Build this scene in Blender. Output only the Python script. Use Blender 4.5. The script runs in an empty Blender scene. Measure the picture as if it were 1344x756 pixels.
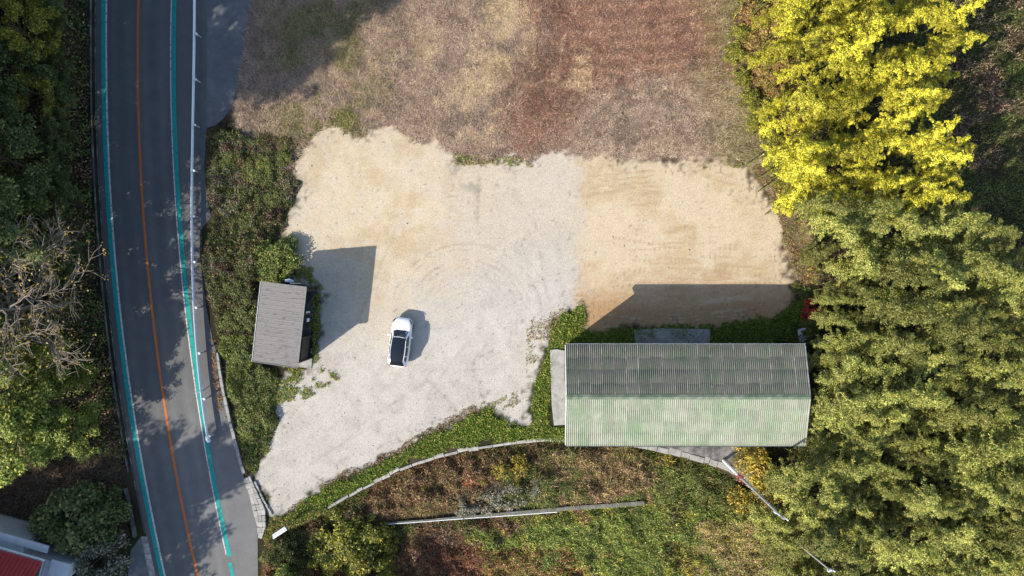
import bpy, math, random
import numpy as np
from mathutils import Vector, Matrix

rng = np.random.default_rng(11)
random.seed(11)
scn = bpy.context.scene
COL = scn.collection

# ------------------------------------------------------------------ camera
H, F = 60.0, 900.0            # flying height in metres, focal length in photo pixels
cam_d = bpy.data.cameras.new("camera"); cam = bpy.data.objects.new("camera", cam_d)
COL.objects.link(cam); cam.location = (0, 0, H)
cam_d.sensor_width = 36; cam_d.lens = 36 * F / 1344; cam_d.clip_end = 2000
scn.camera = cam
# ------------------------------------------------------------------ sky + sun
EL = math.radians(33.5)
SA = Vector((-0.806, -0.592)).normalized()
SUN = Vector((SA.x * math.cos(EL), SA.y * math.cos(EL), math.sin(EL)))
w = bpy.data.worlds.new("World"); scn.world = w; w.use_nodes = True
nt = w.node_tree; bg = nt.nodes["Background"]
sky = nt.nodes.new("ShaderNodeTexSky"); sky.sky_type = 'NISHITA'; sky.sun_disc = False
sky.sun_elevation = EL; sky.sun_rotation = math.atan2(SA.x, SA.y)
nt.links.new(sky.outputs[0], bg.inputs[0]); bg.inputs[1].default_value = 0.14
sd = bpy.data.lights.new("sun", 'SUN'); sd.energy = 4.3; sd.angle = math.radians(0.5)
sd.color = (1.0, 0.93, 0.82)
sun = bpy.data.objects.new("sun", sd); COL.objects.link(sun)
sun.rotation_euler = SUN.to_track_quat('Z', 'Y').to_euler(); sun.location = (-60, -44, 60)
vs = scn.view_settings
vs.view_transform = 'Standard'; vs.look = 'None'; vs.gamma = 1; vs.use_curve_mapping = False
vs.exposure = 0.92

# ------------------------------------------------------------------ helpers
def P(px, py, z=0.0):
    k = (H - z) / F
    return np.array([(px - 672) * k, -(py - 378) * k, z])
def PX(x): return np.asarray(x) * 15 + 672
def PY(y): return 378 - np.asarray(y) * 15
def lin(c): 
    c = np.asarray(c, float) / 255
    return np.where(c <= 0.04045, c / 12.92, ((c + 0.055) / 1.055) ** 2.4)
def S(r, g, b, k=0.8): return lin((r, g, b)) * k
def sst(a, b, x):
    t = np.clip((np.asarray(x, float) - a) / (b - a), 0, 1); return t * t * (3 - 2 * t)
_tab = np.random.default_rng(5).random((8, 256, 256))
def vn(x, y, s=0):
    x = np.asarray(x, float); y = np.asarray(y, float)
    xi = np.floor(x).astype(int); yi = np.floor(y).astype(int)
    fx = x - xi; fy = y - yi; fx = fx * fx * (3 - 2 * fx); fy = fy * fy * (3 - 2 * fy)
    T = _tab[s % 8]; a = xi & 255; b = yi & 255; a1 = (xi + 1) & 255; b1 = (yi + 1) & 255
    return (T[a, b] * (1 - fx) + T[a1, b] * fx) * (1 - fy) + (T[a, b1] * (1 - fx) + T[a1, b1] * fx) * fy
def fbm(x, y, scale=1.0, o=4, s=0):
    v = 0; amp = 0.5; tot = 0; x = np.asarray(x) / scale + 37.1; y = np.asarray(y) / scale + 11.7
    for i in range(o):
        v = v + amp * vn(x, y, s + i); tot += amp; amp *= 0.55; x = x * 2.03 + 5.3; y = y * 2.03 + 1.9
    return v / tot
def inside(poly, X, Y):
    X = np.asarray(X, float); Y = np.asarray(Y, float); r = np.zeros(X.shape, bool); n = len(poly)
    for i in range(n):
        x0, y0 = poly[i]; x1, y1 = poly[(i + 1) % n]
        if y0 == y1: continue
        c = ((y0 > Y) != (y1 > Y)) & (X < (x1 - x0) * (Y - y0) / (y1 - y0) + x0)
        r ^= c
    return r
def pdist(pts, X, Y, closed=False):
    X = np.asarray(X, float); Y = np.asarray(Y, float); d = np.full(X.shape, 1e9); n = len(pts)
    for i in range(n if closed else n - 1):
        ax, ay = pts[i]; bx, by = pts[(i + 1) % n]; L = (bx - ax) ** 2 + (by - ay) ** 2 + 1e-9
        t = np.clip(((X - ax) * (bx - ax) + (Y - ay) * (by - ay)) / L, 0, 1)
        d = np.minimum(d, np.hypot(X - ax - t * (bx - ax), Y - ay - t * (by - ay)))
    return d
def sdf(poly, X, Y):          # negative inside, in the units of the polygon
    d = pdist(poly, X, Y, True); return np.where(inside(poly, X, Y), -d, d)

def mesh_of(name, V, Fc, col=None, smooth=False):
    me = bpy.data.meshes.new(name)
    V = np.asarray(V, np.float32)
    if isinstance(Fc, np.ndarray):
        n, k = Fc.shape
        me.vertices.add(len(V)); me.vertices.foreach_set("co", V.ravel())
        me.loops.add(n * k); me.loops.foreach_set("vertex_index", Fc.astype(np.int32).ravel())
        me.polygons.add(n); me.polygons.foreach_set("loop_start", np.arange(0, n * k, k, dtype=np.int32))
        me.polygons.foreach_set("loop_total", np.full(n, k, dtype=np.int32))
        me.update(calc_edges=True)
    else:
        me.from_pydata(V.tolist(), [], [list(f) for f in Fc]); me.update()
    if col is not None:
        at = me.color_attributes.new("col", 'FLOAT_COLOR', 'POINT')
        c4 = np.ones((len(V), 4), np.float32); c4[:, :3] = col
        at.data.foreach_set("color", c4.ravel())
    if smooth: me.polygons.foreach_set("use_smooth", np.ones(len(me.polygons), bool))
    return me
def link(name, me, mat=None, parent=None, loc=None, rot=None):
    o = bpy.data.objects.new(name, me); COL.objects.link(o)
    if parent: o.parent = parent
    if loc is not None: o.location = [float(v) for v in loc]
    if rot is not None: o.rotation_euler = rot
    if mat is not None and me is not None and not me.materials: me.materials.append(mat)
    return o
def obj(name, V, Fc, mat, parent=None, col=None, smooth=False, loc=None, rot=None):
    return link(name, mesh_of(name, V, Fc, col, smooth), mat, parent, loc, rot)
def tag(o, label, cat, group=None):
    o["label"] = label; o["category"] = cat
    if group: o["group"] = group
    return o
def struct(o): o["kind"] = "structure"; return o
def stuff(o, label=None, cat=None):
    o["kind"] = "stuff"
    if label: o["label"] = label; o["category"] = cat
    return o
def thing(name, label, cat, loc=(0, 0, 0), rz=0.0, group=None):
    e = bpy.data.objects.new(name, None); COL.objects.link(e); e.empty_display_size = .3
    e.location = [float(v) for v in loc]; e.rotation_euler = (0, 0, rz)
    return tag(e, label, cat, group)
class MB:                      # small hand-made meshes
    def __init__(s): s.v = []; s.f = []
    def add(s, V, Fc):
        b = len(s.v); s.v += [tuple(map(float, p)) for p in V]; s.f += [[i + b for i in f] for f in Fc]; return s
    def box(s, x0, x1, y0, y1, z0, z1):
        return s.add([(x0, y0, z0), (x1, y0, z0), (x1, y1, z0), (x0, y1, z0), (x0, y0, z1), (x1, y0, z1), (x1, y1, z1), (x0, y1, z1)],
                     [(3, 2, 1, 0), (4, 5, 6, 7), (0, 1, 5, 4), (1, 2, 6, 5), (2, 3, 7, 6), (3, 0, 4, 7)])
    def prism(s, poly, z0, z1):
        n = len(poly); V = [(p[0], p[1], z0) for p in poly] + [(p[0], p[1], z1) for p in poly]
        return s.add(V, [list(range(n))[::-1], list(range(n, 2 * n))] + [(i, (i + 1) % n, n + (i + 1) % n, n + i) for i in range(n)])
    def tube(s, pts, rad, n=6, cap=True):
        V, Fc = tube(pts, rad, n); s.add(V, Fc.tolist())
        if cap:
            b = len(s.v) - len(V); m = len(pts)
            s.f.append([b + i for i in range(n)][::-1]); s.f.append([b + (m - 1) * n + i for i in range(n)])
        return s
    def build(s, name, mat, parent=None, bevel=0, smooth=False, **k):
        o = obj(name, np.array(s.v), s.f, mat, parent, smooth=smooth, **k)
        if bevel:
            m = o.modifiers.new("b", 'BEVEL'); m.width = bevel; m.segments = 2; m.limit_method = 'ANGLE'
        return o
def tube(pts, rad, n=6):
    pts = np.asarray(pts, float); m = len(pts); rad = np.broadcast_to(np.asarray(rad, float), (m,))
    t = np.gradient(pts, axis=0); t /= np.linalg.norm(t, axis=1)[:, None] + 1e-9
    up = np.where(np.abs(t[:, 2:3]) > .9, np.array([[1., 0, 0]]), np.array([[0, 0, 1.]]))
    a = np.cross(t, up); a /= np.linalg.norm(a, axis=1)[:, None] + 1e-9; b = np.cross(t, a)
    th = np.arange(n) * 2 * np.pi / n
    V = pts[:, None, :] + rad[:, None, None] * (np.cos(th)[None, :, None] * a[:, None, :] + np.sin(th)[None, :, None] * b[:, None, :])
    i = np.arange(m - 1)[:, None] * n; j = np.arange(n)[None, :]; j2 = (j + 1) % n
    Fc = np.stack([i + j, i + j2, i + n + j2, i + n + j], -1).reshape(-1, 4)
    return V.reshape(-1, 3), Fc

# ------------------------------------------------------------------ materials
def mat(name, col=(.5, .5, .5), rough=.8, metal=0.0, var=0.12, scale=4.0, bump=0.0, attr=False, transl=0.0, rnd=0.0,
        col2=None, scale2=1.2, cov=.5, stretch=None, spec=.3, fine=0.0, coat=0.0, soft=.12, hk=.71, lap=0):
    if hk != 1:
        col = [c_ * hk for c_ in col]; col2 = None if col2 is None else [c_ * hk for c_ in col2]
    m = bpy.data.materials.new(name); m.use_nodes = True; N = m.node_tree.nodes; L = m.node_tree.links
    b = N["Principled BSDF"]; b.inputs["Roughness"].default_value = rough; b.inputs["Metallic"].default_value = metal
    b.inputs["Specular IOR Level"].default_value = spec
    if coat: b.inputs["Coat Weight"].default_value = coat; b.inputs["Coat Roughness"].default_value = .04
    geo = N.new("ShaderNodeNewGeometry"); pos = geo.outputs["Position"]
    if stretch:
        vm = N.new("ShaderNodeVectorMath"); vm.operation = 'MULTIPLY'; L.new(pos, vm.inputs[0]); vm.inputs[1].default_value = stretch; pos = vm.outputs[0]
    if attr:
        a = N.new("ShaderNodeAttribute"); a.attribute_name = "col"; c = a.outputs["Color"]
    else:
        r = N.new("ShaderNodeRGB"); r.outputs[0].default_value = (*[float(x) for x in col], 1); c = r.outputs[0]
    def noise(sc, d=5):
        n = N.new("ShaderNodeTexNoise"); n.inputs["Scale"].default_value = sc; n.inputs["Detail"].default_value = d
        n.inputs["Roughness"].default_value = .62; L.new(pos, n.inputs["Vector"]); return n.outputs["Fac"]
    if col2 is not None:
        mr = N.new("ShaderNodeMapRange"); L.new(noise(scale2, 8), mr.inputs[0]); mr.clamp = True
        mr.inputs[1].default_value = 1 - cov - soft; mr.inputs[2].default_value = 1 - cov + soft
        mx = N.new("ShaderNodeMix"); mx.data_type = 'RGBA'; L.new(mr.outputs[0], mx.inputs[0]); L.new(c, mx.inputs[6])
        mx.inputs[7].default_value = (*[float(x) for x in col2], 1); c = mx.outputs[2]
    if lap:
        tc = N.new("ShaderNodeTexCoord"); sp_ = N.new("ShaderNodeSeparateXYZ"); L.new(tc.outputs["Object"], sp_.inputs[0])
        ab = N.new("ShaderNodeMath"); ab.operation = 'ABSOLUTE'; L.new(sp_.outputs[0], ab.inputs[0])
        mr = N.new("ShaderNodeMapRange"); L.new(ab.outputs[0], mr.inputs[0]); mr.inputs[1].default_value = lap - .06; mr.inputs[2].default_value = lap
        nm = N.new("ShaderNodeMapRange"); L.new(noise(1.1, 6), nm.inputs[0]); nm.inputs[1].default_value = .45; nm.inputs[2].default_value = .62; nm.inputs[4].default_value = .38
        mm = N.new("ShaderNodeMath"); mm.operation = 'MULTIPLY'; L.new(mr.outputs[0], mm.inputs[0]); L.new(nm.outputs[0], mm.inputs[1])
        mx = N.new("ShaderNodeMix"); mx.data_type = 'RGBA'; L.new(mm.outputs[0], mx.inputs[0]); L.new(c, mx.inputs[6]); mx.inputs[7].default_value = (.46, .44, .42, 1); c = mx.outputs[2]
    def mul(c, fac, lo, hi, a=.25, bb=.75):
        mr = N.new("ShaderNodeMapRange"); L.new(fac, mr.inputs[0]); mr.inputs[1].default_value = a; mr.inputs[2].default_value = bb
        mr.inputs[3].default_value = lo; mr.inputs[4].default_value = hi
        v = N.new("ShaderNodeVectorMath"); v.operation = 'SCALE'; L.new(c, v.inputs[0]); L.new(mr.outputs[0], v.inputs["Scale"]); return v.outputs[0]
    if var: c = mul(c, noise(scale), 1 - var, 1 + var)
    if fine: c = mul(c, noise(22, 4), 1 - fine, 1 + fine)
    if rnd:
        oi = N.new("ShaderNodeObjectInfo"); c = mul(c, oi.outputs["Random"], 1 - rnd, 1 + rnd, 0, 1)
    L.new(c, b.inputs["Base Color"])
    if bump:
        bn = N.new("ShaderNodeBump"); bn.inputs["Strength"].default_value = bump; bn.inputs["Distance"].default_value = .08
        L.new(noise(9, 8), bn.inputs["Height"]); L.new(bn.outputs[0], b.inputs["Normal"])
    if transl:
        t = N.new("ShaderNodeBsdfTranslucent"); L.new(c, t.inputs[0]); ms = N.new("ShaderNodeMixShader"); ms.inputs[0].default_value = transl
        out = N["Material Output"]; L.new(b.outputs[0], ms.inputs[1]); L.new(t.outputs[0], ms.inputs[2]); L.new(ms.outputs[0], out.inputs[0])
    return m
M = {}
M['ground'] = mat('ground_soil', attr=True, rough=.95, var=.16, scale=5, fine=.16, bump=.55, spec=.1)
M['leaf'] = mat('leaf', attr=True, rough=.55, var=.0, transl=.28, rnd=.16, spec=.35)
M['bamboo_leaf'] = mat('bamboo_leaf', attr=True, rough=.5, var=.0, transl=.3, rnd=.4, spec=.3)
M['grass'] = mat('grass_blade', attr=True, rough=.8, var=0, transl=.25, spec=.15)
M['bark'] = mat('bark', S(120, 105, 90, .5), var=.35, scale=6, bump=.4)
M['bare'] = mat('pale_bark', S(178, 164, 148, .68), var=.3, scale=5)
M['culm'] = mat('bamboo_culm', S(130, 140, 70, .6), rough=.4, var=.2)
M['asphalt'] = mat('asphalt', (.135, .133, .132), rough=.88, var=.16, scale=.9, fine=.12, col2=(.11, .11, .112), scale2=.35, cov=.5, bump=.15)
M['asphalt_old'] = mat('old_asphalt', (.15, .155, .16), rough=.92, var=.2, scale=1.2, fine=.15, col2=(.24, .235, .23), scale2=.5, cov=.42, bump=.2)
M['white_line'] = mat('white_road_paint', (.66, .66, .64), var=.12, scale=9, col2=(.2, .2, .2), scale2=4.5, cov=.42, soft=.06)
M['orange_line'] = mat('orange_road_paint', S(220, 122, 58, .85), var=.15, scale=7, col2=S(150, 95, 65, .6), scale2=4, cov=.33, soft=.07)
M['teal'] = mat('teal_road_paint', S(25, 175, 165, .85), var=.14, scale=6, col2=S(40, 120, 125, .6), scale2=3, cov=.36, soft=.1)
M['concrete'] = mat('concrete', (.4, .385, .36), var=.2, scale=2, fine=.15, col2=(.25, .24, .22), scale2=1.3, cov=.4, bump=.3)
M['concrete_pale'] = mat('pale_concrete', (.46, .44, .405), var=.25, scale=2.5, fine=.2, col2=(.27, .255, .22), scale2=1.6, cov=.42, bump=.3, rnd=.12)
M['concrete_dark'] = mat('dark_wet_concrete', (.1, .098, .094), var=.25, scale=1.5, fine=.15, col2=(.36, .34, .32), scale2=.8, cov=.42, bump=.3)
M['concrete_ledge'] = mat('mossy_concrete', (.2, .195, .175), var=.35, scale=3, fine=.2, col2=(.14, .14, .09), scale2=2.2, cov=.45, bump=.3)
M['galv'] = mat('galvanised_steel', (.72, .74, .76), rough=.45, metal=.25, var=.1)
M['steel_white'] = mat('white_painted_steel', hk=.92, col=(.78, .79, .8), rough=.4, var=.08)
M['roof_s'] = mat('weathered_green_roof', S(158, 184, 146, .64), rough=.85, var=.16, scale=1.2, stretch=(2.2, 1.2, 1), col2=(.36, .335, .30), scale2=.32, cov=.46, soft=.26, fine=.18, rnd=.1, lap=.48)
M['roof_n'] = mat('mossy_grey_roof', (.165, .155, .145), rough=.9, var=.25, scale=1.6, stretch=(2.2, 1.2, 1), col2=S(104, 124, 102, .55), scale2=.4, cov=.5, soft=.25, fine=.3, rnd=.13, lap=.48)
M['ridge'] = mat('green_ridge_cap', S(128, 150, 122, .58), var=.3, scale=2, fine=.2, col2=(.3, .3, .26), scale2=1.2, cov=.4)
M['shed_roof'] = mat('grey_shed_roof', (.205, .194, .192), rough=.7, var=.06, scale=1.5, stretch=(1.2, 4.2, 1), col2=(.105, .095, .088), scale2=1.5, cov=.4, soft=.09, fine=.08, rnd=.03)
M['wood_dark'] = mat('dark_weathered_wood', (.075, .06, .05), var=.3, scale=6)
M['wall_tin'] = mat('tin_wall', (.35, .36, .34), rough=.6, var=.15, scale=2)
M['glass'] = mat('dark_glass', (.012, .015, .022), rough=.06, var=0, spec=.6)
M['car_white'] = mat('white_car_paint', hk=.92, col=(.82, .83, .84), rough=.3, var=0, coat=.6, spec=.5)
M['car_black'] = mat('black_gloss_panel', (.012, .014, .02), rough=.12, var=0, coat=.3, spec=.5)
M['rubber'] = mat('tyre_rubber', (.02, .02, .02), rough=.9, var=.1)
M['plastic'] = mat('dark_plastic', (.03, .03, .032), rough=.7, var=.05)
M['chrome'] = mat('alloy', (.6, .6, .62), rough=.3, metal=.8, var=0)
M['lamp'] = mat('headlamp_lens', (.55, .58, .6), rough=.1, var=0, spec=.6)
M['red_lamp'] = mat('red_lamp_lens', (.35, .01, .012), rough=.15, var=0)
M['red_tile'] = mat('red_roof_tile', S(196, 66, 66, .85), rough=.55, var=.2, scale=5, fine=.1)
M['white_wall'] = mat('white_render', (.72, .74, .76), var=.12, scale=1.5, col2=(.5, .52, .54), scale2=1.0, cov=.33)
M['white_board'] = mat('white_board', hk=.92, col=(.78, .8, .84), var=.08, scale=3)
M['blue_white'] = mat('pale_blue_plastic', (.55, .7, .86), rough=.4, var=.05)
M['yellow'] = mat('yellow_paint', (.62, .44, .08), rough=.5, var=.15)
M['pole'] = mat('concrete_pole', (.36, .35, .33), var=.14, scale=3)
M['stone'] = mat('loose_stone', (.42, .4, .37), var=.3, scale=8, rnd=.1)

# ------------------------------------------------------------------ road geometry tables (photo pixels)
def poly_f(ys, xs, deg=4):
    ys = np.array(ys, float); c = np.polyfit((ys - 378) / 378, xs, deg); d = np.polyder(c)
    def f(y):
        y = np.asarray(y, float); u = np.clip((y - 378) / 378, -1, 1); e = (y - 378) / 378 - u
        return np.polyval(c, u) + np.polyval(d, u) * e
    return f
fL = poly_f([0, 84, 168, 250, 290, 352, 420, 504, 587, 654, 704, 756], [133.5, 133.5, 135, 138.5, 141, 146, 153, 164, 177, 188, 200, 210])
fC = poly_f([0, 84, 168, 250, 336, 420, 504, 587, 654, 704, 756], [182, 181.5, 182.5, 186, 193, 201.5, 212.5, 225, 237.5, 248, 260])
fR = poly_f([0, 100, 168, 250, 336, 420, 504, 587, 654, 704, 756], [225.3, 224.3, 226, 229, 236.5, 245, 256, 268.5, 282, 292, 303.5])
fG = poly_f([0, 100, 165, 250, 336, 420, 470, 504, 575], [255, 254, 252.5, 251.5, 252.5, 256, 259, 262, 273], 3)
def road_left_x(y): return (fL(PY(y)) - 10 - 672) / 15
# walls
W1 = [(330, 740), (345, 712), (372, 694), (400, 683), (423, 672), (450, 655), (490, 634), (530, 614), (560, 604), (590, 595), (620, 589.5),
      (660, 583), (700, 579.5), (740, 577), (790, 579), (830, 584), (870, 592), (900, 600), (935, 609), (965, 621), (990, 640), (1015, 668), (1040, 700)]
W1x = np.array([(p[0] - 672) / 15 for p in W1]); W1y = np.array([(378 - p[1]) / 15 for p in W1])
w2a, w2b = P(508, 686, -2.1), P(846, 662, -2.1)
def zt(x, y):
    x = np.asarray(x, float); y = np.asarray(y, float)
    e = np.interp(x, W1x, W1y) - y                       # metres south of the upper wall
    fx = sst(-21.2, -19.0, x) * (1 - .45 * sst(22, 28, x))
    e = np.maximum(e, 0)
    z = -fx * (1.5 * sst(.1, .45, e) + .12 * np.minimum(e, 14))
    y2 = np.interp(x, [w2a[0], w2b[0]], [w2a[1], w2b[1]]); in2 = sst(w2a[0] - 1.5, w2a[0], x) * (1 - sst(w2b[0], w2b[0] + 1.5, x))
    z = z - fx * in2 * .75 * sst(.0, .35, y2 - y)
    d = np.maximum(road_left_x(y) - 1.3 - x, 0)          # west hillside
    hill = 19 * (1 - np.exp(-d * .052)) * (.3 * sst(-15.5, -11.5, y) + .7 * sst(-9, 3, y))
    z = z + hill
    lotish = sst(-24.5, -21, x)
    z = z + (fbm(x, y, 2.2, 3, 2) - .5) * .10 * np.clip(np.maximum(lotish * .5, sst(.5, 3, e) * 3) + sst(0, 3, d) * 4, 0, 5)
    return z
def Z(x, y): return float(zt(np.array([x]), np.array([y]))[0])
def G(px, py, h=0.0):         # world point seen at a pixel, h metres above the ground there
    z = 0.0
    for _ in range(8):
        p = P(px, py, z + h); z = Z(p[0], p[1])
    p[2] = z; return p

# ------------------------------------------------------------------ ground sheet
LOT = [(418, 166), (440, 163), (470, 172), (500, 166), (522, 180), (560, 186), (585, 200), (612, 211), (660, 204), (690, 211), (722, 200), (760, 205),
       (800, 206), (830, 212), (900, 212), (958, 214), (985, 226), (1005, 250), (1024, 290), (1034, 330), (1036, 375), (1046, 395), (1030, 414), (970, 428),
       (930, 432), (780, 434), (766, 424), (764, 404), (742, 408), (728, 428), (716, 470), (702, 500), (690, 535), (694, 556), (668, 548), (640, 530),
       (610, 545), (560, 572), (520, 596), (460, 622), (420, 642), (378, 672), (356, 673), (337, 625), (350, 590), (364, 556), (360, 520), (372, 492), (395, 482),
       (415, 472), (421, 380), (388, 370), (386, 345), (372, 310), (378, 280), (394, 240), (391, 215), (404, 190)]
SANDL = [(360, 330), (395, 190), (430, 150), (500, 160), (590, 200), (610, 260), (570, 330), (520, 395), (490, 400), (420, 330)]
SANDR = [(763, 190), (1060, 190), (1060, 460), (764, 460)]
FIELD = [(308, -400), (318, 80), (302, 150), (330, 172), (400, 180), (440, 165), (600, 215), (830, 214), (965, 216), (1000, 250), (1045, 380), (1075, 380),
         (1050, 300), (1010, 220), (985, 120), (960, 40), (960, -400)]
RED = [(650, -60), (700, 40), (660, 110), (665, 170), (690, 210), (730, 190), (790, 120), (860, 100), (950, 105), (960, 60), (945, -60)]
def grid_axis(lo, hi, step, far):
    a = np.arange(lo, hi + step / 2, step); out = []; s = step; v = hi
    while v < far: s *= 1.35; v += s; out.append(v)
    lo_out = []; s = step; v = lo
    while v > -far: s *= 1.35; v -= s; lo_out.append(v)
    return np.array(lo_out[::-1] + a.tolist() + out)
gx = grid_axis(-50, 50, .15, 420); gy = grid_axis(-31, 28, .15, 420)
X, Y = np.meshgrid(gx, gy); XF = X.ravel(); YF = Y.ravel(); ZF = zt(XF, YF)
px, py = PX(XF), PY(YF)
n1 = fbm(XF, YF, 6, 4, 0); n2 = fbm(XF, YF, 1.6, 4, 1); n3 = fbm(XF, YF, .5, 3, 2); n4 = fbm(XF, YF, 3, 4, 3)
wob = (n2 - .5) * 24 + (n3 - .5) * 14 + (vn(XF / .3, YF / .3, 4) - .5) * 10
dl = sdf(LOT, px, py)
lot = sst(6, -6, dl + wob)
def blend(c, col, w):
    col = np.asarray(col); return c * (1 - w[:, None]) + (col if col.ndim == 2 else col[None, :]) * w[:, None]
base = np.tile(S(92, 78, 62, .75), (len(XF), 1))
base = blend(base, S(66, 60, 44, .7), sst(.45, .6, n4))
base = blend(base, S(74, 84, 44, .6), sst(.52, .66, n1) * .7)
# field
fm = sst(6, -10, sdf(FIELD, px, py) + wob)
fc = np.tile(S(172, 148, 130, .76), (len(XF), 1))
fc = blend(fc, S(128, 110, 96, .68), sst(.48, .62, n2) * .85)
fc = blend(fc, S(204, 184, 148, .75), sst(.57, .68, fbm(XF, YF, 2.4, 4, 5)) * .7)
fc = blend(fc, S(148, 106, 86, .75), sst(44, -40, sdf(RED, px, py) + wob * 2.2) * (.85 - .6 * sst(.5, .66, n2)))
fc = blend(fc, S(146, 138, 98, .7), sst(530, 440, px + wob * 2) * sst(330, 400, px) * (.2 + .5 * sst(.42, .58, n2)))
fc = blend(fc, S(142, 128, 86, .7), sst(900, 1000, px + wob * 3) * .8)
for cx, cy, r in ((640, 100, 34), (655, 40, 22), (668, 15, 20), (755, 108, 14), (615, 175, 18), (440, 60, 16), (560, 60, 14), (620, 128, 26)):
    fc = blend(fc, S(214, 190, 148, .75), sst(r, r * .3, np.hypot(px - cx, py - cy) + wob) * .85)
# mower and tyre traces in the field (curving bands)
rr = np.hypot(px - 850, py - 190); tr = np.exp(-((rr - 92) / 3.0) ** 2) + np.exp(-((rr - 80) / 3.0) ** 2) + np.exp(-((rr - 52) / 3.0) ** 2)
fc = blend(fc, S(205, 185, 160, .75), np.clip(tr, 0, 1) * sst(.4, .55, n2) * .22 * (py < 200))
bands = .5 + .5 * np.sin((py + 10 * np.sin(px / 60)) / 6.5)
fc = blend(fc, S(182, 142, 116, .72), bands * sst(720, 800, px) * sst(120, 80, py) * .35)
fibre = vn(XF * 5.5 + n2 * 6, YF * 2.6, 2) - .5; fibre2 = vn(XF * 2.4, YF * 5.2 + n4 * 5, 6) - .5
fc = fc * (1.06 + fibre * .24 + fibre2 * .2)[:, None]
base = blend(base, fc, fm)
# lot: grey gravel and sand
n5 = fbm(XF, YF, .9, 4, 6); n6 = vn(XF / .21, YF / .21, 1); n7 = vn(XF / .34 + 9, YF / .34, 5)
grain = (n6 - .5) * .16 + (n7 - .5) * .12
lc = np.tile(S(214, 206, 194, .84), (len(XF), 1))
lc = blend(lc, S(196, 189, 179, .83), sst(.38, .66, n5) * .6)
lc = blend(lc, S(224, 217, 206, .80), sst(.42, .68, n4) * .5)
lc = blend(lc, S(224, 208, 184, .80), sst(400, 250, py + (n1 - .5) * 160) * .6)
sl = sst(95, -60, sdf(SANDL, px, py) + (n2 - .5) * 70 + (n1 - .5) * 70)
sandc = np.tile(S(231, 212, 180, .82), (len(XF), 1)); sandc = blend(sandc, S(216, 192, 155, .80), sst(.4, .65, n4) * .8); sandc = blend(sandc, S(235, 220, 196, .80), sst(.45, .68, n5) * .6)
lc = blend(lc, sandc, sl * .97)
sr = sst(16, -10, sdf(SANDR, px, py) + (n5 - .5) * 44 + (n6 - .5) * 10)
sandr = np.tile(S(229, 209, 178, .82), (len(XF), 1)); sandr = blend(sandr, S(212, 186, 148, .80), sst(.4, .64, n4) * .7); sandr = blend(sandr, S(233, 215, 186, .80), sst(.45, .68, n5) * .5)
sandr = blend(sandr, S(196, 156, 112, .8), sst(345, 420, py + wob) * .9)  # browner soil towards the barn, with some of its shadow's tone put into colour
teeth = (.5 + .5 * np.sin(px / 1.05)) * sst(.52, .6, vn(px / 40, py / 6.0, 3)) * sst(.4, .6, vn(px / 16, py / 3, 6))
sandr = blend(sandr, S(180, 148, 112, .80), teeth * sst(250, 340, py + wob) * sst(.46, .6, n2) * .55)
lines = sst(.66, .8, vn((px + py * .4) / 70 + 3, (py + 5 * np.sin(px / 37)) / 2.4, 4)) * sst(.45, .6, n2)
sandr = blend(sandr, S(238, 220, 190, .80), lines * .45)
lines = sst(.7, .8, vn((px - py * .3) / 60 + 9, (py - 6 * np.sin(px / 51)) / 2.6 + 40, 2)) * sst(.45, .6, n4)
sandr = blend(sandr, S(190, 160, 124, .80), lines * .4)
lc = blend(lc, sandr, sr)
# turning arcs of tyres
rr = np.hypot(px - 612, (py - 420)); ang = np.degrees(np.arctan2(420 - py, px - 612))
brk = sst(.36, .52, fbm(px, py, 9, 3, 4))
for r0, wd, a0, a1, k in ((100, 1.5, 5, 162, .6), (93, 1.2, 60, 165, .4), (78, 1.4, 15, 160, .5), (71, 1.2, 20, 165, .35), (60, 1.3, 25, 155, .45), (53, 1.2, 10, 150, .3), (44, 1.2, 10, 140, .3), (36, 1.2, 0, 120, .3), (112, 1.3, 0, 60, .3), (86, 1.2, -5, 70, .35), (66, 1.0, -8, 80, .35)):
    m_ = np.exp(-((rr - r0) / wd) ** 2) * sst(a0 - 8, a0 + 8, ang) * sst(a1 + 8, a1 - 8, ang) * brk
    lc = blend(lc, S(150, 136, 120, .75), m_ * k * .55)
def track(a, b, wd, k, tread=0):
    global lc
    d = pdist([a, b], px, py); m_ = np.exp(-(d / wd) ** 2) * brk
    if tread: m_ = m_ * (.4 + .6 * (np.sin((px * (b[0] - a[0]) + py * (b[1] - a[1])) / math.hypot(b[0] - a[0], b[1] - a[1]) * 1.9) > 0))
    lc = blend(lc, S(150, 138, 124, .74), m_ * k * .7)
for a in (((598, 215), (590, 285), 2.2, .55, 1), ((630, 212), (626, 290), 2.6, .6, 1), ((640, 215), (660, 300), 2, .35, 1), ((560, 520), (620, 440), 2, .35, 0), ((580, 525), (640, 450), 2, .3, 0),
          ((470, 560), (560, 500), 2, .3, 0), ((420, 600), (520, 540), 2, .25, 0), ((700, 280), (720, 400), 2, .3, 0), ((520, 300), (470, 420), 2, .3, 0), ((560, 500), (600, 535), 1.6, .5, 0)): track(*a)
lc = blend(lc, S(140, 136, 132, .78), sst(.55, .66, n2) * np.exp(-((np.hypot(px - 632, (py - 225) * 1.2)) / 34) ** 2) * .9)
lc = lc * (1 + grain * .55)[:, None]
lc = blend(lc, S(140, 126, 108, .72), sst(.8, .92, n6) * sst(.5, .62, n5) * .45)                      # small clods
lc = blend(lc, S(120, 104, 84, .7), sst(.62, .8, n6) * sst(-30, 0, dl + wob * .6) * sst(.4, .6, n2) * .75)   # litter towards the rim
base = blend(base, lc, lot)
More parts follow.
